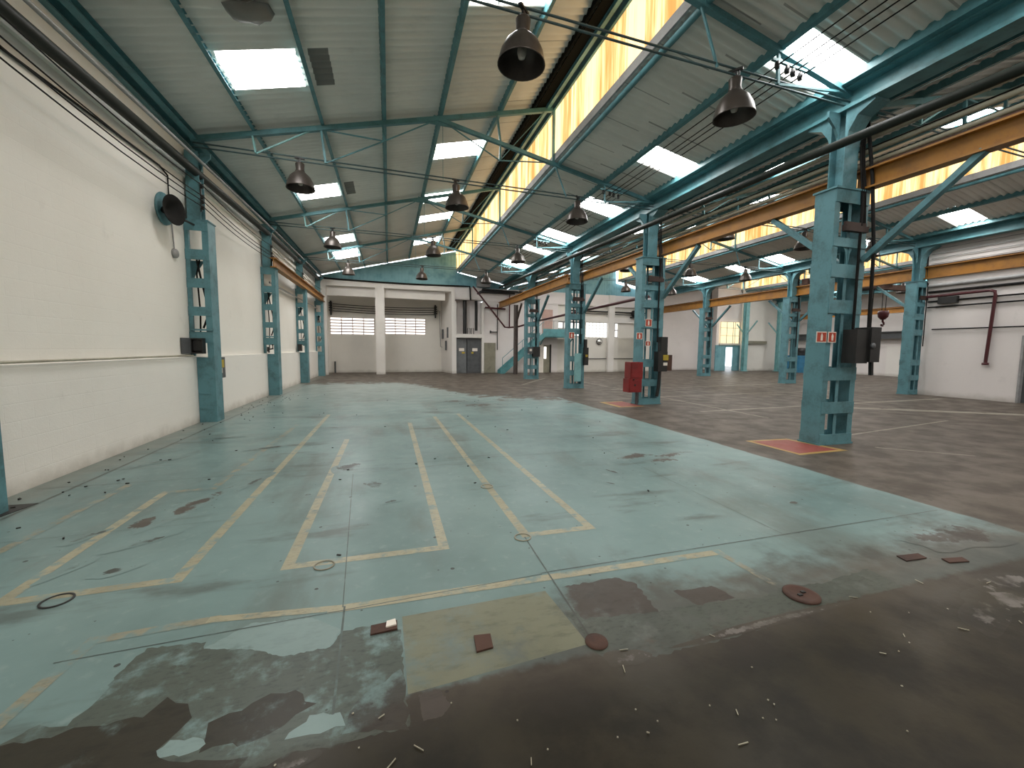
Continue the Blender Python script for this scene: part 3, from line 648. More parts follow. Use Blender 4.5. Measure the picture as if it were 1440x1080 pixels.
# ------------------------------------------------------------------ back wall
def yb(x): return 27.40+sk(x)
def slab(x0, x1, z0, z1, d=.25, o=0.0):
    """box following the slightly skewed back wall"""
    m_ = MB(); ya, yc = yb(x0)+o, yb(x1)+o
    vs = [(x0,ya,z0),(x1,yc,z0),(x0,ya+d,z0),(x1,yc+d,z0),(x0,ya,z1),(x1,yc,z1),(x0,ya+d,z1),(x1,yc+d,z1)]
    m_.add(vs, [(0,2,3,1),(4,5,7,6),(0,1,5,4),(2,6,7,3),(0,4,6,2),(1,3,7,5)]); return m_
def join(*ms):
    r = MB()
    for q in ms: r.add(q.v, q.f)
    return r
struct('wall_back', join(slab(-4.0,-3.60,0,5.75,.35), slab(-.80,-.25,0,5.75,.35), slab(-3.6,-.8,5.40,5.75,.3), slab(-.25,4.2,5.40,5.75,.3)), M['concrete'])
struct('wall_back', join(slab(-3.6,-.8,4.84,5.40,.25,.30), slab(-.8,3.6,4.84,5.40,.25,.30)), M['concrete'])
struct('wall_back', join(slab(-4.0,-3.70,0,5.4,.2,2.3), slab(-3.71,-.95,0,2.53,.2,2.35), slab(-3.71,-.95,3.67,5.4,.2,2.35), slab(-.95,-.26,0,5.4,.2,2.35), slab(-.26,2.47,0,2.6,.2,2.35), slab(-.26,2.47,3.74,5.4,.2,2.35), slab(2.47,3.8,0,5.4,.2,2.35)), M['wallgrey'])
struct('ceiling', join(slab(-4.0,4.2,5.40,5.5,2.3,.3)), M['concrete'])
s_ = MB(); y4 = yb(3.6)
s_.add([(4.0,y4,0),(4.20,y4,0),(4.2,y4+2.6,0),(3.55,y4+2.6,0),(4.0,y4,5.4),(4.20,y4,5.4),(4.2,y4+2.6,5.4),(3.55,y4+2.6,5.4)], [(3,2,1,0),(4,5,6,7),(0,1,5,4),(1,2,6,5),(2,3,7,6),(3,0,4,7)])
struct('wall_back', s_, M['concrete'])
# louvre windows in the alcove
def louvre(x0, x1, z0, z1, o, nr, nc, pm, fm_, th=.022):
    wn[0] += 1
    root = slab(x0, x1, z0, z1, .02, o+.06).build('window_%d' % wn[0], M[pm]); root['kind'] = 'structure'
    f = MB()
    for i in range(nr+1):
        z = z0+(z1-z0)*i/nr; q = slab(x0, x1, z-th, z+th, .05, o); f.add(q.v, q.f)
    for j in range(nc+1):
        x = x0+(x1-x0)*j/nc; q = slab(x-th*.7, x+th*.7, z0, z1, .05, o); f.add(q.v, q.f)
    f.build('frame', M[fm_], root)
louvre(-3.71,-.95,2.53,3.67,2.38,6,4,'win','pink',.035); louvre(-.26,2.47,2.60,3.74,2.38,6,4,'win','pink',.035)
# right part of the back wall
struct('wall_back', join(slab(4.2,20.0,4.9,5.75,.25,.05), slab(6.15,11.72,0,4.9,.25,.10), slab(4.2,6.15,0,5.3,.2,.75), slab(4.2,6.15,4.9,4.96,.75,.05)), M['wallpink'])
struct('wall_back', join(slab(11.72,18.6,0,2.6,.25,.22), slab(11.72,11.8,2.6,4.9,.25,.2), slab(13.6,14.08,2.6,3.70,.25,.22), slab(16.88,20.3,0,3.7,.25,.22), slab(11.8,20.3,3.70,4.9,.25,.25)), M['wallgrey'])
struct('trim_5', join(slab(4.16,4.30,0,4.8,.7,.0), slab(6.05,6.20,0,4.8,.7,.0), slab(4.30,6.05,2.40,2.65,.7,.0)), M['concrete'])
struct('trim_6', slab(12.4,19.8,3.72,4.10,.18,.05), M['concrete'])
struct('trim_7', slab(15.85,16.36,0,5.75,.25,-.08), M['concrete'])
louvre(11.8,13.6,2.62,3.70,.28,2,4,'win','grey',.07); louvre(14.08,15.9,2.6,3.70,.28,5,6,'win','grey',.010); louvre(16.3,16.88,2.62,3.70,.28,2,2,'win','grey',.035)
# gables
def gable(bi, xa, xb):
    x0 = X0+BAYS[bi]; m_ = MB()
    up = [(xa,5.75),(xb,5.75),(x0+UE, zr2(UE)+.06),(x0+8.3, zr2(8.3)+.06),(x0+8.2, zraf(8.2)-.02),(x0+.0, zraf(0)+.02)]
    up = [p for p in up]
    n_ = len(up); vs = [(p[0], yb(p[0])+.10, p[1]) for p in up]+[(p[0], yb(p[0])+.16, p[1]) for p in up]
    m_.add(vs, [list(range(n_)), list(range(2*n_-1,n_-1,-1))]+[(i,n_+i,n_+(i+1) % n_,(i+1) % n_) for i in range(n_)])
    struct('wall_back', m_, M['gable'])
gable(0, -4.0, 7.6); gable(1, 7.9, 19.8)
# white strip painted in for the daylight gap along the gable verge
for bi in range(2):
    x0 = X0+BAYS[bi]; P = lambda u, z: (x0+u, yb(x0+u)+.05, z)
    struct('trim_%d' % (8+bi), MB().bar(P(0,6.08), P(8.2,zraf(8.2)+.08), .05, .09), M['white'])
# black cable along the beam of the back wall
pts = [(x, yb(x)-.05, 5.80-.07*math.sin(PI*(x+3.8)/9)) for x in np.linspace(-3.7, 5.2, 14)]
single('cable', MB().tube(pts+[(5.25,yb(5.2)-.05,4.9)], .05, 8), M['cable'], 'thick black cable sagging across the top of the back wall', 'cable', None, pts[0])
# alcove wires and rack
for i, z in enumerate((4.05,4.2,4.35,4.5)):
    a = [(x, yb(x)+2.2, z+.07*((x)/3.0)**2-.08) for x in np.linspace(-3.5, 3.1, 12)]
    single('wire', MB().tube(a, .022, 5), M['cable'], '%s of four sagging wires above the alcove windows' % ['lowest', 'second lowest', 'second highest', 'highest'][i], 'wire', 'alcove wires', a[0])
for i, x in enumerate((-3.62, 3.15)):
    g = thing('insulator_rack', ['dark wire rack at the left end of the alcove', 'dark wire rack at the right end of the alcove'][i], 'insulator', (x,yb(x)+2.2,3.9)); L = (x,yb(x)+2.2,3.9)
    MB().box(x-.05,x+.05,yb(x)+2.1,yb(x)+2.3,3.8,4.7).build('bracket', M['black'], g, L)
    for z in (4.05,4.2,4.35,4.5): MB().lathe([(0,-.1),(.05,-.1),(.05,.1),(0,.1)], (x,yb(x)+2.06,z+.05), 8, axis='x').build('insulator', M['black'], g, L)
a = [(3.3,yb(3)+2.2,4.3),(3.45,yb(3)+2.2,4.3),(3.5,yb(3)+2.2,1.8),(3.65,yb(3)+2.2,1.75)]
single('pipe', MB().tube(a, .03, 8), M['grey'], 'grey conduit running down the alcove right corner', 'pipe', None, a[0])
a = [(-3.45,yb(-3)+2.2,.0),(-3.45,yb(-3)+2.2,.75)]
single('post', MB().tube(a, .05, 8), M['darkgrey'], 'short dark post in the left corner of the alcove', 'post', None, a[0])
for i, (x, dy_, z0, z1) in enumerate(((3.62,1.9,2.35,3.0),(3.84,.9,2.4,3.1),(3.75,1.2,1.55,2.2))):
    single('wall_box', MB().box(x-.05,x+.04,yb(4)+dy_-.15,yb(4)+dy_+.15,z0,z1), M['darkgrey'], ['upper dark box on the alcove side wall, deeper one', 'upper dark box on the alcove side wall, nearer the hall', 'lower dark box on the alcove side wall'][i], 'electrical box', 'boxes on the alcove side wall', (x, yb(4)+dy_, z0))
# niche: ducts and grey gates
for i, (x, w_, z0) in enumerate(((4.93,.13,2.66),(5.72,.10,2.9))):
    yv = yb(x)+.35; a = [(x,yv,z0),(x,yv,5.9)] if i == 0 else [(x,yv,z0),(x,yv,5.0),(x,yv-.2,5.35),(x+.3,yv-.4,5.5),(x+2.6,yv-.4,5.5)]
    single('duct_pipe', MB().tube(a, w_, 12), M['black'], ['dark upright duct on the white niche lintel, left one', 'dark bent duct on the white niche lintel, right one'][i], 'duct', 'niche ducts', a[0])
for i, x in enumerate((5.2,5.45)):
    yv = yb(x)+.3; a = [(x-.08,yv,2.66),(x-.08,yv,3.05),(x+.08,yv,3.05),(x+.08,yv,2.66)]
    single('pipe_hoop', MB().tube(a, .025, 6), M['black'], ['small black pipe hoop on the niche lintel, left', 'small black pipe hoop on the niche lintel, right'][i], 'pipe hoop', 'niche hoops', a[0])
for i, (xa, xc) in enumerate(((4.31,5.02),(5.06,6.04))):
    g = thing('equipment_cabinet', ['dark grey equipment cabinet in the niche, left one', 'darker equipment cabinet in the niche, right one'][i], 'cabinet', (xa,yb(xa)+.2,0), 'niche cabinets'); L = (xa,yb(xa)+.2,0)
    slab(xa,xc,0,2.36,.45,.22).build('body', M['greydoor'] if i == 0 else M['darkgrey'], g, L)
    slab(xa+.05,xc-.05,.08,2.25,.02,.20).build('door', M['greydoor'] if i == 0 else M['darkgrey'], g, L)
    slab((4.50,5.42)[i],(4.86,5.78)[i],1.50,1.70,.006,.19).build('label', M['white'], g, L)
    slab((4.70,5.35)[i],(4.90,5.50)[i],1.33,1.45,.006,.19).build('label', M['yellowlabel'], g, L)
struct('door_1', slab(6.22,7.03,.02,2.08,.05,.05), M['olive'])
a = [(7.15,yb(7)+.03,1.6),(7.15,yb(7)+.03,4.7)]; single('pipe', MB().tube(a, .03, 8), M['black'], 'thin dark upright pipe beside the olive door', 'pipe', None, a[0])
g = thing('wall_valve', 'small black valve handle on the wall above the olive door', 'valve', (6.7,yb(6.7)+.05,2.8)); L = (6.7,yb(6.7)+.05,2.8)
MB().tube([(6.68,yb(6.7)+.0,2.82),(7.12,yb(7)+.0,2.82)], .03, 8).build('stem', M['black'], g, L); MB().lathe([(0,-.03),(.10,-.03),(.10,.03),(0,.03)], (6.65,yb(6.65)-.02,2.82), 12, axis='x').build('handwheel', M['black'], g, L)
# staircase and landing
g = thing('staircase', 'teal steel staircase climbing right along the back wall', 'staircase', (7.2,26.9,0)); L = (7.2,26.9,0)
def run(x): return (x-7.2)*.86
for s in (0, .75):
    yy = yb(8)-.85+s; MB().prism([(7.15,0),(7.45,0),(10.25,run(10.25)-.18),(10.25,run(10.25)+.22),(7.15,.22)], yy, yy+.03).build('stringer', M['stair'], g, L)
for i in range(13):
    x = 7.3+i*.225; MB().box(x,x+.25,yb(8)-.82,yb(8)-.10,run(x)+.10,run(x)+.13).build('tread', M['stair'], g, L)
yy = yb(8)-.85
MB().tube([(7.3,yy,1.05),(10.25,yy,run(10.25)+.95)], .02, 6).tube([(7.3,yy,1.05),(7.3,yy,.1)], .02, 6).tube([(8.7,yy,run(8.7)+.95),(8.7,yy,run(8.7))], .015, 6).build('handrail', M['stair'], g, L)
g = thing('landing', 'teal steel landing platform at the top of the staircase', 'landing', (10.2,27,2.5)); L = (10.2,27,2.5)
slab(10.2,12.6,2.50,2.62,.95,-.90).build('deck', M['stair'], g, L); slab(10.2,12.6,2.55,3.08,.03,-.93).build('kick_panel', M['stair'], g, L)
r_ = MB()
for x in (10.25,11.0,11.8,12.55): r_.tube([(x,yb(x)-.9,3.05),(x,yb(x)-.9,3.65)], .018, 6)
r_.tube([(10.25,yb(10)-.9,3.65),(12.55,yb(12.5)-.9,3.65)], .018, 6); r_.build('railing', M['grey'], g, L)
MB().bar((10.3,yb(10)-.9,2.5),(10.3,yb(10)-.1,2.0),.06,.06).bar((12.5,yb(12.5)-.9,2.5),(12.5,yb(12.5)-.1,2.0),.06,.06).build('bracket', M['stair'], g, L)
struct('door_2', slab(10.5,11.3,2.65,4.5,.05,.05), M['pink'])
struct('door_3', slab(10.22,10.62,.0,1.98,.05,.05), M['white'])
d = join(slab(10.62,11.15,.0,1.98,.02,.085)).build('door_4', M['olive']); d['kind'] = 'structure'
slab(10.66,10.85,1.0,1.85,.02,.075).build('door_window', M['win'], d); slab(11.12,11.22,0,2.02,.06,.03).build('door_frame', M['black'], d)
# brown I-post carrying the last crane beam
g = thing('support_post', 'brown rusty steel post under the end of the yellow beam by the stairs', 'post', (8.02,26.4,0)); L = (8.02,26.4,0)
MB().box(7.88,7.90,26.2,26.4,0,4.55).box(8.1,8.12,26.2,26.4,0,4.55).box(7.9,8.1,26.29,26.31,0,4.55).build('shaft', M['postbrown'], g, L); MB().bar((8.0,26.2,3.4),(8.0,25.1,4.5),.1,.1).build('brace', M['postbrown'], g, L)
# sprinkler main in dark red
a = [(5.3,27.1,5.72),(7.45,27.0,3.12),(7.7,26.9,3.10),(8.25,26.6,3.15),(8.25,22.2,3.30),(8.25,16.9,3.38),(8.25,11.6,3.44)]
single('pipe', MB().tube(a, .055, 10), M['redpipe'], 'dark red pipe slanting down by the niche then running along the column row', 'pipe', None, a[0])
a = [(6.25,yb(6)-.05,4.45),(7.7,yb(7.7)-.05,4.40)]; single('pipe', MB().tube(a, .055, 8), M['redpipe'], 'short level dark red pipe below the black duct on the back wall', 'pipe', None, a[0])
a = [(8.0,yb(8)-.05,3.2),(8.0,yb(8)-.05,5.4)]; single('pipe', MB().tube(a, .05, 8), M['redpipe'], 'upright dark red pipe behind the rusty post', 'pipe', None, a[0])
a = [(6.0,yb(6)-.2,5.62),(9.4,yb(9)-.2,5.55)]; single('pipe', MB().tube(a, .07, 8), M['black'], 'black level pipe under the teal gable above the stairs', 'pipe', None, a[0])
single('hanging_cabinet', MB().box(5.65,6.55,yb(6)-.35,yb(6)-.02,5.78,6.4), M['grey'], 'pale grey box hung at the foot of the teal gable', 'box', None, (5.65,yb(6)-.35,5.78))
g = thing('wall_mirror', 'round convex mirror on the back wall left of the white pillar', 'mirror', (15.1,yb(15.1)+.1,2.3)); L = (15.1,yb(15.1)+.1,2.3)
MB().lathe([(0,-.16),(.10,-.14),(.18,-.09),(.21,-.03),(.21,0)], (15.2,yb(15.2)+.15,2.28), 20, axis='y').build('dome', M['mirror'], g, L); MB().lathe([(.205,-.05),(.235,-.05),(.235,.02),(.205,.02)], (15.2,yb(15.2)+.15,2.28), 20, axis='y').build('rim', M['black'], g, L)
for i, (xa, z, r_) in enumerate(((12.8,4.52,.05),(12.8,4.35,.03),(12.6,1.0,.025))):
    a = [(xa,yb(xa)+.12,z),(19.3,yb(19.3)+.12,z)] if i < 2 else [(xa,yb(xa)+.15,z),(18.4,yb(18.4)+.15,z)]
    single('pipe', MB().tube(a, r_, 8), M['black'], ['upper dark level pipe above the right back windows', 'second dark level pipe above the right back windows', 'thin dark rail low on the back wall under the right windows'][i], 'pipe', None, a[0])
g = thing('motor_unit', 'dark motor unit on the back wall beam behind the hose box column', 'motor', (18.3,yb(18)-.3,4.1)); L = (18.3,yb(18)-.3,4.1)
MB().lathe([(0,-.4),(.22,-.4),(.25,-.3),(.25,.3),(.22,.4),(0,.4)], (18.3,yb(18)-.1,4.45), 16, axis='x').build('housing', M['black'], g, L); MB().box(17.8,18.8,yb(18)-.3,yb(18)+.1,4.1,4.2).build('mount', M['black'], g, L)

# ------------------------------------------------------------------ right side wall (second row) and its pipes
w = MB(); w.box(20.16,20.45,8.5,11.22,0,6.04).box(20.16,20.45,YE0,7.4,0,6.04).box(20.16,20.45,7.4,8.5,2.25,6.04); struct('wall_right', w, M['wallpink'])
d = MB().box(20.30,20.34,7.42,8.44,0,2.25).build('door_5', M['darkgrey']); d['kind'] = 'structure'  # dark panel added in place of the open doorway's dark interior
MB().box(20.14,20.47,8.44,8.5,0,2.25).build('door_frame', M['grey'], d)
def rp(z, r_, lab, mat='cable', ya=YE0, y1=11.1, x=20.1): 
    a = [(x,ya,z),(x,y1,z)]; single('pipe', MB().tube(a, r_, 8), M[mat], lab, 'pipe', 'pipes on the right side wall', a[0])
rp(4.22,.07,'grey upper pipe just under the yellow beam on the right side wall','grey'); rp(3.98,.045,'black pipe above the red drop pipe on the right side wall'); rp(3.62,.03,'thin black pipe crossing behind the red drop pipe'); rp(3.40,.028,'lower thin black pipe crossing behind the red drop pipe','cable')
rp(2.55,.022,'thin dark rail at door height on the right side wall','cable',YE0,10.9)
for i, z in enumerate((5.05,5.25,5.42,5.6)): rp(z,.012,'%s of four thin wires high on the right side wall' % ['lowest','second lowest','second highest','highest'][i],'grey')
a = [(20.05,11.1,3.80),(20.05,9.35,3.83),(20.05,9.22,3.78),(20.05,9.2,3.65),(20.05,9.28,1.3)]
g = thing('drop_pipe', 'dark red pipe turning down the white right side wall', 'pipe', a[0]); MB().tube(a, .05, 10).build('pipe_run', M['redpipe'], g, a[0]); MB().lathe([(0,-.03),(.09,-.03),(.09,.05),(0,.05)], (20.05,9.28,1.27), 14).build('end_flange', M['redpipe'], g, a[0])
single('cable_box', MB().box(20.0,20.16,10.2,10.75,3.5,3.75), M['black'], 'black box tucked behind the brace on the right side wall', 'electrical box', None, (20.0,10.2,3.5))
# ------------------------------------------------------------------ far right hall
struct('wall_back', join(MB().box(20.45,27.0,30.3,30.5,0,7.5), MB().box(26.95,27.1,28.9,30.3,0,7.5)), M['wallpink'])
w = MB(); w.box(27.0,27.35,28.9,29.1,0,5.6).box(28.75,29.6,28.9,29.1,2.6,5.6).box(27.0,29.6,28.9,29.1,4.15,5.6); struct('wall_back', w, M['wallpink'])
struct('wall_back', MB().box(26.3,29.7,28.72,28.86,2.15,7.5), M['wallpink'])
w = MB(); w.box(26.2,27.25,28.6,28.7,0,2.15).box(28.0,29.7,28.6,28.7,0,2.15).box(27.25,28.0,28.6,28.7,1.98,2.15); struct('wall_back', w, M['gable'])
wn[0] += 1
o = MB().box(26.6,28.55,28.62,28.66,2.3,4.1).build('window_%d' % wn[0], M['winy']); o['kind'] = 'structure'
f = MB()
for x in (26.6,27.25,27.9,28.1,28.55): f.box(x-.015,x+.015,28.58,28.61,2.3,4.1)
for z in (2.3,2.95,3.6,4.1): f.box(26.6,28.55,28.58,28.61,z-.015,z+.015)
f.build('frame', M['grey'], o)
MB().box(26.5,28.6,28.5,28.64,2.18,2.30).build('sill', M['white'], o)
w = MB(); w.box(28.6,34,28.3,28.5,0,7.5); struct('wall_back', w, M['wall'])
w = MB(); w.box(33.6,33.9,-7,28.4,0,7.5); struct('wall_right', w, M['wallpink'])
struct('door_6', MB().box(33.52,33.6,19.2,20.6,0,2.1), M['concrete'])
g = thing('wall_girder', 'dark level girder across the far right white wall', 'girder', (33.3,14,2.6)); MB().ibeam((33.3,14,2.85),(33.3,27.8,2.85),.3,.5,.06,.05).build('beam', M['darkgrey'], g, (33.3,14,2.6))
g = thing('rail_beam', 'pale olive level beam between the two slim pale columns', 'beam', (28.5,28.1,2.4)); MB().box(28.5,31.0,28.05,28.25,2.30,2.52).build('beam', M['olive'], g, (28.5,28.1,2.4))
g = thing('machine', 'blue machine cabinet with dark parts on top at the far right', 'machine', (31.5,25,0)); L = (31.5,25,0)
MB().box(30.9,32.6,24.9,26,0,1.35).build('cabinet', M['blue'], g, L); MB().box(31.1,32.4,25.1,25.8,1.35,1.6).lathe([(0,0),(.3,0),(.3,.5),(0,.5)], (31.7,25.4,1.45), 14).bar((32.0,25.4,1.7),(32.6,25.4,2.1),.1,.1).build('dark_head', M['black'], g, L)
# chain hoist
g = thing('crane_hook', 'dark red crane hook block hanging at the far right', 'hook', (26.0,16.3,3.2)); L = (26.0,16.3,3.2)
MB().lathe([(0,.42),(.22,.42),(.26,.30),(.22,.08),(.10,-.06),(0,-.06)], (26,16.3,3.5), 16).build('hook_block', M['redpipe'], g, L)
hk = [(26+.0,16.3,3.46),(26,16.3,3.34),(26.08,16.3,3.27),(26.10,16.3,3.18),(26.03,16.3,3.10),(25.93,16.3,3.12),(25.91,16.3,3.2)]
MB().tube(hk, .05, 8).build('hook', M['redpipe'], g, L)
for s in (-.14,.14): MB().tube([(26+s,16.3,3.9),(26+s,16.3,5.3)], .018, 5).build('rope', M['cable'], g, L)
g = thing('bridge_crane', 'dark crane bridge girder carrying the hook at the far right', 'crane', (26,16.3,5.3)); L = (26,16.3,5.3)
MB().box(20.2,32.3,16.15,16.45,5.06,5.32).build('bridge', M['rust'], g, L); MB().box(25.7,26.3,16.0,16.6,5.32,5.55).build('trolley', M['black'], g, L)
a = [(25.0,16.2,5.06),(24.98,16.2,4.0),(25.0,16.2,2.6)]; g = thing('pendant_control', 'hanging pendant control on a thin cable at the far right', 'control', a[0]); MB().tube(a, .02, 5).build('cable', M['cable'], g, a[0]); MB().box(24.94,25.06,16.15,16.25,2.3,2.6).build('button_box', M['black'], g, a[0])

# end walls behind the camera
struct('wall_front', MB().box(-4.4,34,YE0-.2,YE0,0,8.6), M['wall'])
struct('wall_back', MB().box(19.9,20.44,28.0,30.5,0,7.6), M['wallpink'])

# ------------------------------------------------------------------ pipes along the first column row
P3 = [(7.12,-6.5,4.62),(7.12,3.24,4.96),(7.12,5.8,5.06),(7.12,10.4,5.20),(7.12,16.4,5.42),(7.12,22.3,5.62),(7.12,27.2,5.75)]
single('pipe', MB().tube(P3, .07, 14), M['pipe'], 'thick dark glossy pipe running past the front of the first column row', 'pipe', None, P3[0])
for i, (x, z, r_, m_, lab) in enumerate(((8.22,5.42,.030,'tanpipe','topmost tan conduit behind the first column row'),(8.30,5.28,.020,'cable','topmost black cable behind the first column row'),(8.22,5.20,.035,'tanpipe','second tan conduit behind the first column row'),(8.34,5.06,.028,'cable','second black cable behind the first column row'),(8.24,5.00,.032,'tanpipe','third tan conduit behind the first column row'),(8.36,4.90,.035,'cable','third black cable, just above the yellow beam'),(8.20,4.80,.022,'tanpipe','lowest tan conduit just above the yellow beam'))):
    a = [(x,-6.5,z-.1),(x,5.5,z),(x,11,z+.08),(x,26.5,z+.25)]; single('conduit', MB().tube(a, r_*1.3, 8), M[m_], lab, 'conduit', 'conduits behind the first column row', a[0])
# wires under the right slope
for i, (x, z) in enumerate(((5.85,6.08),(6.05,6.05),(6.17,6.03),(6.32,6.0))):
    a = [(x,-6.5,z),(x,5.2,z),(x,10.8,z),(x,16.4,z),(x,22,z)]; single('wire', MB().tube(a, .010, 5), M['cable'], '%s of four bare wires under the falling slope, left bay' % ['leftmost', 'second from left', 'third from left', 'rightmost'][i], 'wire', 'bare wires under the falling slope', a[0])
for k in range(1, 5):
    y = TR[k]+sk(6)-.02; g = thing('insulator_rack', 'row of dark insulators under the %s truss, falling slope of the left bay' % ['', 'nearest', 'second', 'third', 'fourth'][k], 'insulator', (6.1,y,6.0), 'insulators under the falling slope'); L = (6.1,y,6.0)
    MB().bar((5.75,y,6.16),(6.45,y,6.10),.04,.04).build('bar', M['truss'], g, L)
    for x, z in ((5.85,6.08),(6.05,6.05),(6.17,6.03),(6.32,6.0)): MB().lathe([(0,-.05),(.03,-.05),(.04,0),(.03,.06),(0,.07)], (x,y,z), 10).build('insulator', M['black'], g, L)

# ------------------------------------------------------------------ items on the first row columns
def sign(x, y, z, w, h, lab, rz=0.0, kind=0):
    g = thing('safety_sign', lab, 'sign', (x, y, z), 'red fire equipment signs'); g.rotation_euler = (0,0,rz)
    MB().box(-w/2,w/2,-.006,0,-h/2,h/2).build('border', M['white'], g)
    MB().box(-w/2+.014,w/2-.014,-.009,-.006,-h/2+.014,h/2-.014).build('panel', M['signred'], g)
    s = h/.19
    p = MB(); p.prism([(-.022*s,-.062*s),(.022*s,-.062*s),(.024*s,.025*s),(.010*s,.045*s),(.010*s,.062*s),(-.010*s,.062*s),(-.010*s,.045*s),(-.024*s,.025*s)], -.012, -.009)
    p.build('pictogram', M['white'], g)
sign(7.262-.13,5.385,1.905,.235,.185,'red extinguisher sign at the left on the nearest column')
sign(7.36,5.372,1.905,.185,.185,'red extinguisher sign at the right on the nearest column')
sign(7.50,10.93,2.48,.22,.22,'red fire sign high on the hose box column')
sign(7.20,10.93,2.08,.20,.20,'red fire sign lower left on the hose box column')
sign(7.50,10.93,1.86,.17,.15,'small faded sign below the other two on the hose box column')
sign(7.40,16.22,2.26,.24,.26,'small red sign on the third column before the windows')
# control box on the nearest column
g = thing('control_box', 'black control box with a side lever on the nearest column', 'control box', (7.85,5.28,1.45)); L = (7.85,5.28,1.45)
MB().box(7.62,7.90,5.14,5.375,1.46,2.04).build('case', M['black'], g, L); MB().box(7.90,8.13,5.10,5.375,1.48,2.08).build('door', M['black'], g, L)
MB().bar((8.13,5.2,1.70),(8.26,5.2,1.70),.03,.03).bar((8.13,5.2,1.82),(8.22,5.2,1.82),.02,.02).build('lever', M['black'], g, L); MB().bar((8.09,5.2,1.48),(8.11,5.2,1.25),.05,.05).build('handle', M['black'], g, L)
MB().lathe([(0,-.04),(.05,-.03),(.05,0),(0,0)], (7.93,5.10,1.76), 12, axis='y').build('knob', M['darkgrey'], g, L)
MB().tube([(7.97,5.2,2.08),(7.97,5.22,3.4),(7.93,5.3,4.6),(7.87,5.4,5.6)], .028, 8).build('conduit', M['cable'], g, L)
# hose cabinet
g = thing('hose_cabinet', 'dark red fire hose cabinet hung left of the second column', 'cabinet', (7.05,10.9,.4)); L = (7.05,10.9,.4)
MB().box(6.84,7.26,10.78,11.10,.80,1.30).box(6.80,7.235,10.78,11.10,.40,.80).build('case', M['red'], g, L)
MB().box(6.87,7.16,10.765,10.78,.84,1.26).build('upper_door', M['red'], g, L); MB().box(6.83,7.15,10.765,10.78,.44,.76).build('lower_door', M['red'], g, L)
MB().lathe([(0,-.02),(.025,-.02),(.025,0),(0,0)], (7.0,10.765,.62), 10, axis='y').lathe([(0,-.02),(.02,-.02),(.02,0),(0,0)], (6.95,10.765,.78), 10, axis='y').build('handle', M['black'], g, L)
MB().box(7.20,7.26,10.95,11.05,.0,.42).build('stand_leg', M['darkgrey'], g, L)
g = thing('control_box', 'tall dark control box with yellow label on the second column', 'control box', (8.0,10.85,1.0)); L = (8.0,10.85,1.0)
MB().box(7.74,8.06,10.72,10.94,1.02,1.62).box(7.86,8.08,10.76,10.94,1.62,2.06).build('case', M['black'], g, L); MB().box(8.06,8.26,10.76,10.96,1.04,1.52).build('side_box', M['rust'], g, L)
MB().box(7.90,8.08,10.70,10.72,1.36,1.52).build('label', M['yellowlabel'], g, L); MB().box(7.92,8.05,10.70,10.72,1.20,1.29).build('label', M['white'], g, L)
MB().tube([(7.9,10.85,1.02),(7.88,10.85,.6),(7.84,10.87,.25)], .05, 8).build('hose', M['black'], g, L)
g = thing('control_box', 'black switch boxes on the right edge of the third column', 'control box', (8.05,16.2,1.0)); L = (8.05,16.2,1.0)
MB().box(7.96,8.14,16.08,16.24,1.0,1.75).build('case', M['black'], g, L); MB().box(7.98,8.08,16.10,16.24,1.75,2.1).build('upper_box', M['black'], g, L); MB().box(8.0,8.1,16.07,16.08,1.35,1.45).build('label', M['yellowlabel'], g, L)
g = thing('steel_sheet', 'pale grey panel fixed to the lower part of the third column', 'panel', (7.72,16.2,.9)); MB().box(7.55,7.86,16.18,16.235,.3,1.5).build('plate', M['pale_lit_teal'], g, (7.72,16.2,.9))
g = thing('control_box', 'two small switch boxes on the column before the staircase', 'control box', (7.6,21.85,1.4)); L = (7.6,21.85,1.4)
MB().box(7.36,7.62,21.75,21.885,1.42,1.78).build('case', M['darkgrey'], g, L); MB().box(7.62,8.02,21.7,21.885,1.25,1.80).build('dark_case', M['black'], g, L); MB().box(7.42,7.56,21.74,21.75,1.55,1.68).build('label', M['white'], g, L)
# ------------------------------------------------------------------ torn patch and hanging scrap on the ceiling
g = thing('torn_sheet', 'torn grey insulation scrap sticking down from the ceiling near the skylight', 'scrap', (-1.9,7.35,6.45)); 
s_ = MB(); R = random.Random(4); out = [(-.30,.16),(-.12,.20),(.02,.13),(.12,.17),(.29,.10),(.31,-.02),(.33,-.12),(.22,-.12),(.10,-.20),(-.04,-.16),(-.18,-.10),(-.29,-.02)]
nv = len(out); vs = [(-1.9+px, 7.32-py*.9, 6.56+.255*px) for px, py in out]; v2 = [(-1.9+px*.75+.03, 7.30-py*.75, 6.56+.255*px-.10-.05*R.random()) for px, py in out]
s_.add(vs+v2+[(-1.9,7.3,6.40)], [(i,(i+1) % nv,nv+(i+1) % nv,nv+i) for i in range(nv)]+[(nv+i,nv+(i+1) % nv,2*nv) for i in range(nv)], 0, True)
s_.build('sheet', M['roofdark'], g, (-1.9,7.35,6.45))

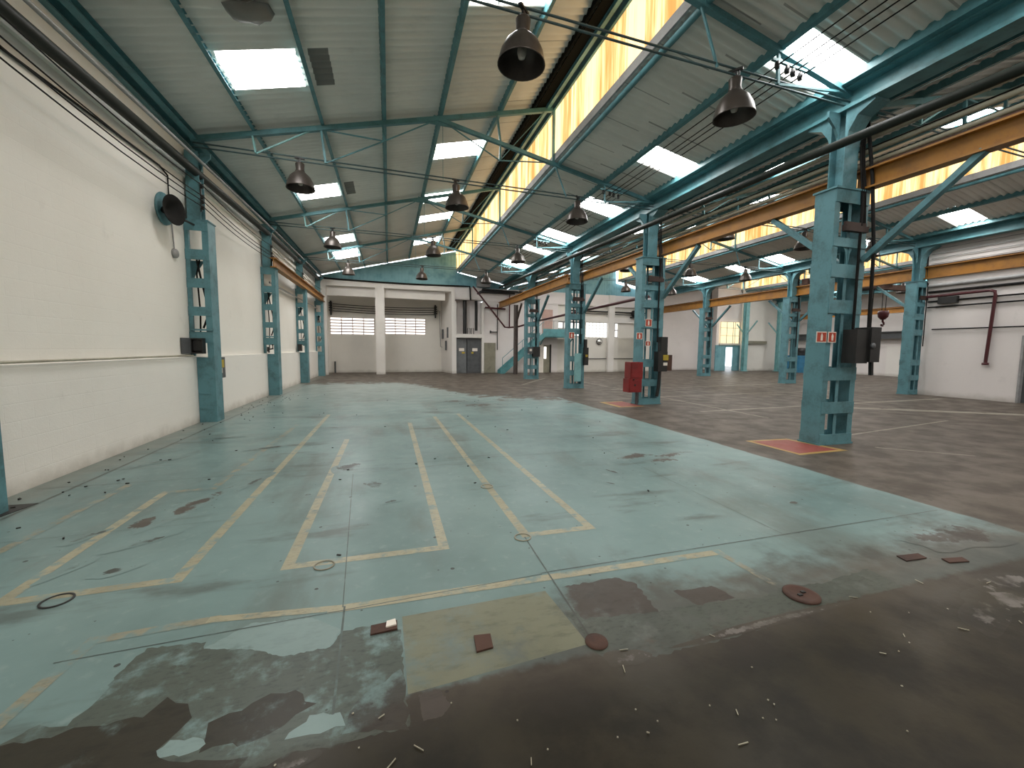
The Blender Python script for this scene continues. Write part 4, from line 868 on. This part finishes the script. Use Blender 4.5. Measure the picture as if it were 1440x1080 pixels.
# ------------------------------------------------------------------ things on the floor
def disc(x, y, r_, h, mat, name, lab, cat, sx=1.0, n=28):
    m_ = MB(); m_.lathe([(r_,0),(r_*.97,h),(r_*.6,h),(0,h)], (0,0,0), n); o = m_.build(name, M[mat]); o.location = (x,y,.002); o.scale = (1,sx,1); return tag(o, lab, cat)
g = thing('floor_cover', 'round rusty iron cover on the floor near the dark strip', 'floor cover', (2.66,2.02,0)); MB().lathe([(.11,0),(.11,.012),(.085,.014),(.08,.010),(0,.010)], (2.66,2.02,.002), 28).build('plate', M['rust'], g, (2.66,2.02,0)); MB().box(2.62,2.65,2.0,2.02,.012,.02).box(2.67,2.70,2.02,2.04,.012,.02).build('lift_hole', M['black'], g, (2.66,2.02,0))
disc(1.10,1.99,.065,.008,'rust','floor_cover','small round rusty cover at the corner of the tan patch','floor cover')
single('floor_plate', MB().prism([(.43,2.09),(.525,2.10),(.535,2.21),(.44,2.22)], .002, .012, 0, 'xy'), M['rust'], 'square rusty plate in the middle of the tan patch', 'floor plate', None, (.48,2.15,0))
single('floor_plate', MB().prism([(3.9,2.14),(4.12,2.13),(4.14,2.20),(3.92,2.22)], .002, .010, 0, 'xy'), M['rust'], 'left of two flat rusty plates by the dark strip at the right', 'floor plate', None, (4.03,2.18,0))
single('floor_plate', MB().prism([(4.2,2.03),(4.38,2.0),(4.41,2.06),(4.22,2.09)], .002, .010, 0, 'xy'), M['rust'], 'right of two flat rusty plates by the dark strip at the right', 'floor plate', None, (4.3,2.05,0))
g = thing('floor_box', 'small dark floor box with a white scrap beside the tan patch', 'floor box', (-.04,2.42,0)); L = (-.04,2.42,0)
MB().prism([(-.13,2.39),(.02,2.40),(.02,2.48),(-.13,2.47)], .002, .012, 0, 'xy').build('lid', M['rust'], g, L); MB().prism([(-.045,2.42),(.015,2.43),(.01,2.485),(-.04,2.475)], .012, .02, 0, 'xy').build('paper_scrap', M['white'], g, L)
def ring(x, y, r_, lab, mat='black'):
    m_ = MB(); m_.lathe([(r_,0),(r_,.006),(r_*.86,.006),(r_*.86,0)], (0,0,0), 30); o = m_.build('floor_ring', M[mat]); o.location = (x,y,.002); tag(o, lab, 'floor ring', 'round floor rings')
ring(-2.09,3.285,.085,'black ring on the floor at the far left end of the yellow line'); ring(-.5,3.30,.075,'pale ring on the yellow line at the left rectangle corner','olive'); ring(1.10,3.35,.075,'ring at the front left corner of the narrow line rectangle','olive'); ring(1.10,4.75,.075,'ring on the left line of the narrow rectangle','olive')
single('floor_pit', MB().prism([(-3.98,4.9),(-3.62,5.0),(-3.55,5.45),(-3.95,5.45)], .002, .006, 0, 'xy'), M['black'], 'dark cable pit in the floor by the column at the left edge', 'pit', None, (-3.8,5.2,0))
# countless crumbs and slivers
R = random.Random(21); d = MB()
for i in range(90):
    x, y = R.uniform(-1.0,4.5), R.uniform(.75,1.9); a = R.uniform(0,PI); l = R.choice((.006,.006,.008,.03,.05)) ; w_ = .0035 if l > .02 else .006
    d.bar((x,y,.006),(x+l*math.cos(a),y+l*math.sin(a),.006), w_, .004)
o = d.build('litter', M['tanpipe']); tag(o, 'pale crumbs and slivers scattered on the dark front floor', 'litter', None, 'stuff')
d = MB()
for i in range(110):
    x, y = R.choice((R.uniform(-3.95,-3.0), R.uniform(-3.9,5.4))), R.uniform(3,16); l = R.uniform(.012,.04); a = R.uniform(0,PI)
    d.bar((x,y,.008),(x+l*math.cos(a),y+l*math.sin(a),.008), R.uniform(.006,.016), .010)
o = d.build('litter', M['black']); tag(o, 'dark flakes scattered over the green painted floor', 'litter', None, 'stuff')

# ------------------------------------------------------------------ world, camera, view
W = bpy.data.worlds.new('World'); SC.world = W; W.use_nodes = True
nt = W.node_tree; bg = nt.nodes['Background']; bg.inputs[0].default_value = (.85,.93,1.0,1); bg.inputs[1].default_value = 2.0
f_, pitch, yaw, roll, H = 583.4, .0834612, .287245, .0085134, 1.65
cy_, sy_, cp_, sp_ = math.cos(yaw), math.sin(yaw), math.cos(pitch), math.sin(pitch)
fw = Vector((sy_*cp_, cy_*cp_, -sp_)); r0 = Vector((cy_, -sy_, 0)); u0 = r0.cross(fw)
rv = r0*math.cos(roll)+u0*math.sin(roll); uv = -r0*math.sin(roll)+u0*math.cos(roll)
cd = bpy.data.cameras.new('camera'); cam = bpy.data.objects.new('camera', cd); COL.objects.link(cam)
cd.sensor_width = 36; cd.lens = 36*f_/1440; cd.clip_end = 200; cd.clip_start = .05
cam.matrix_world = Matrix(((rv.x,uv.x,-fw.x,0),(rv.y,uv.y,-fw.y,0),(rv.z,uv.z,-fw.z,H),(0,0,0,1)))
SC.camera = cam
SC.view_settings.view_transform = 'Standard'; SC.view_settings.look = 'None'; SC.view_settings.gamma = 1.0; SC.view_settings.use_curve_mapping = False
SC.view_settings.exposure = 0.98
SC.cycles.use_denoising = True
SC.cycles.max_bounces = 10; SC.cycles.diffuse_bounces = 6
SC.cycles.sample_clamp_indirect = 8
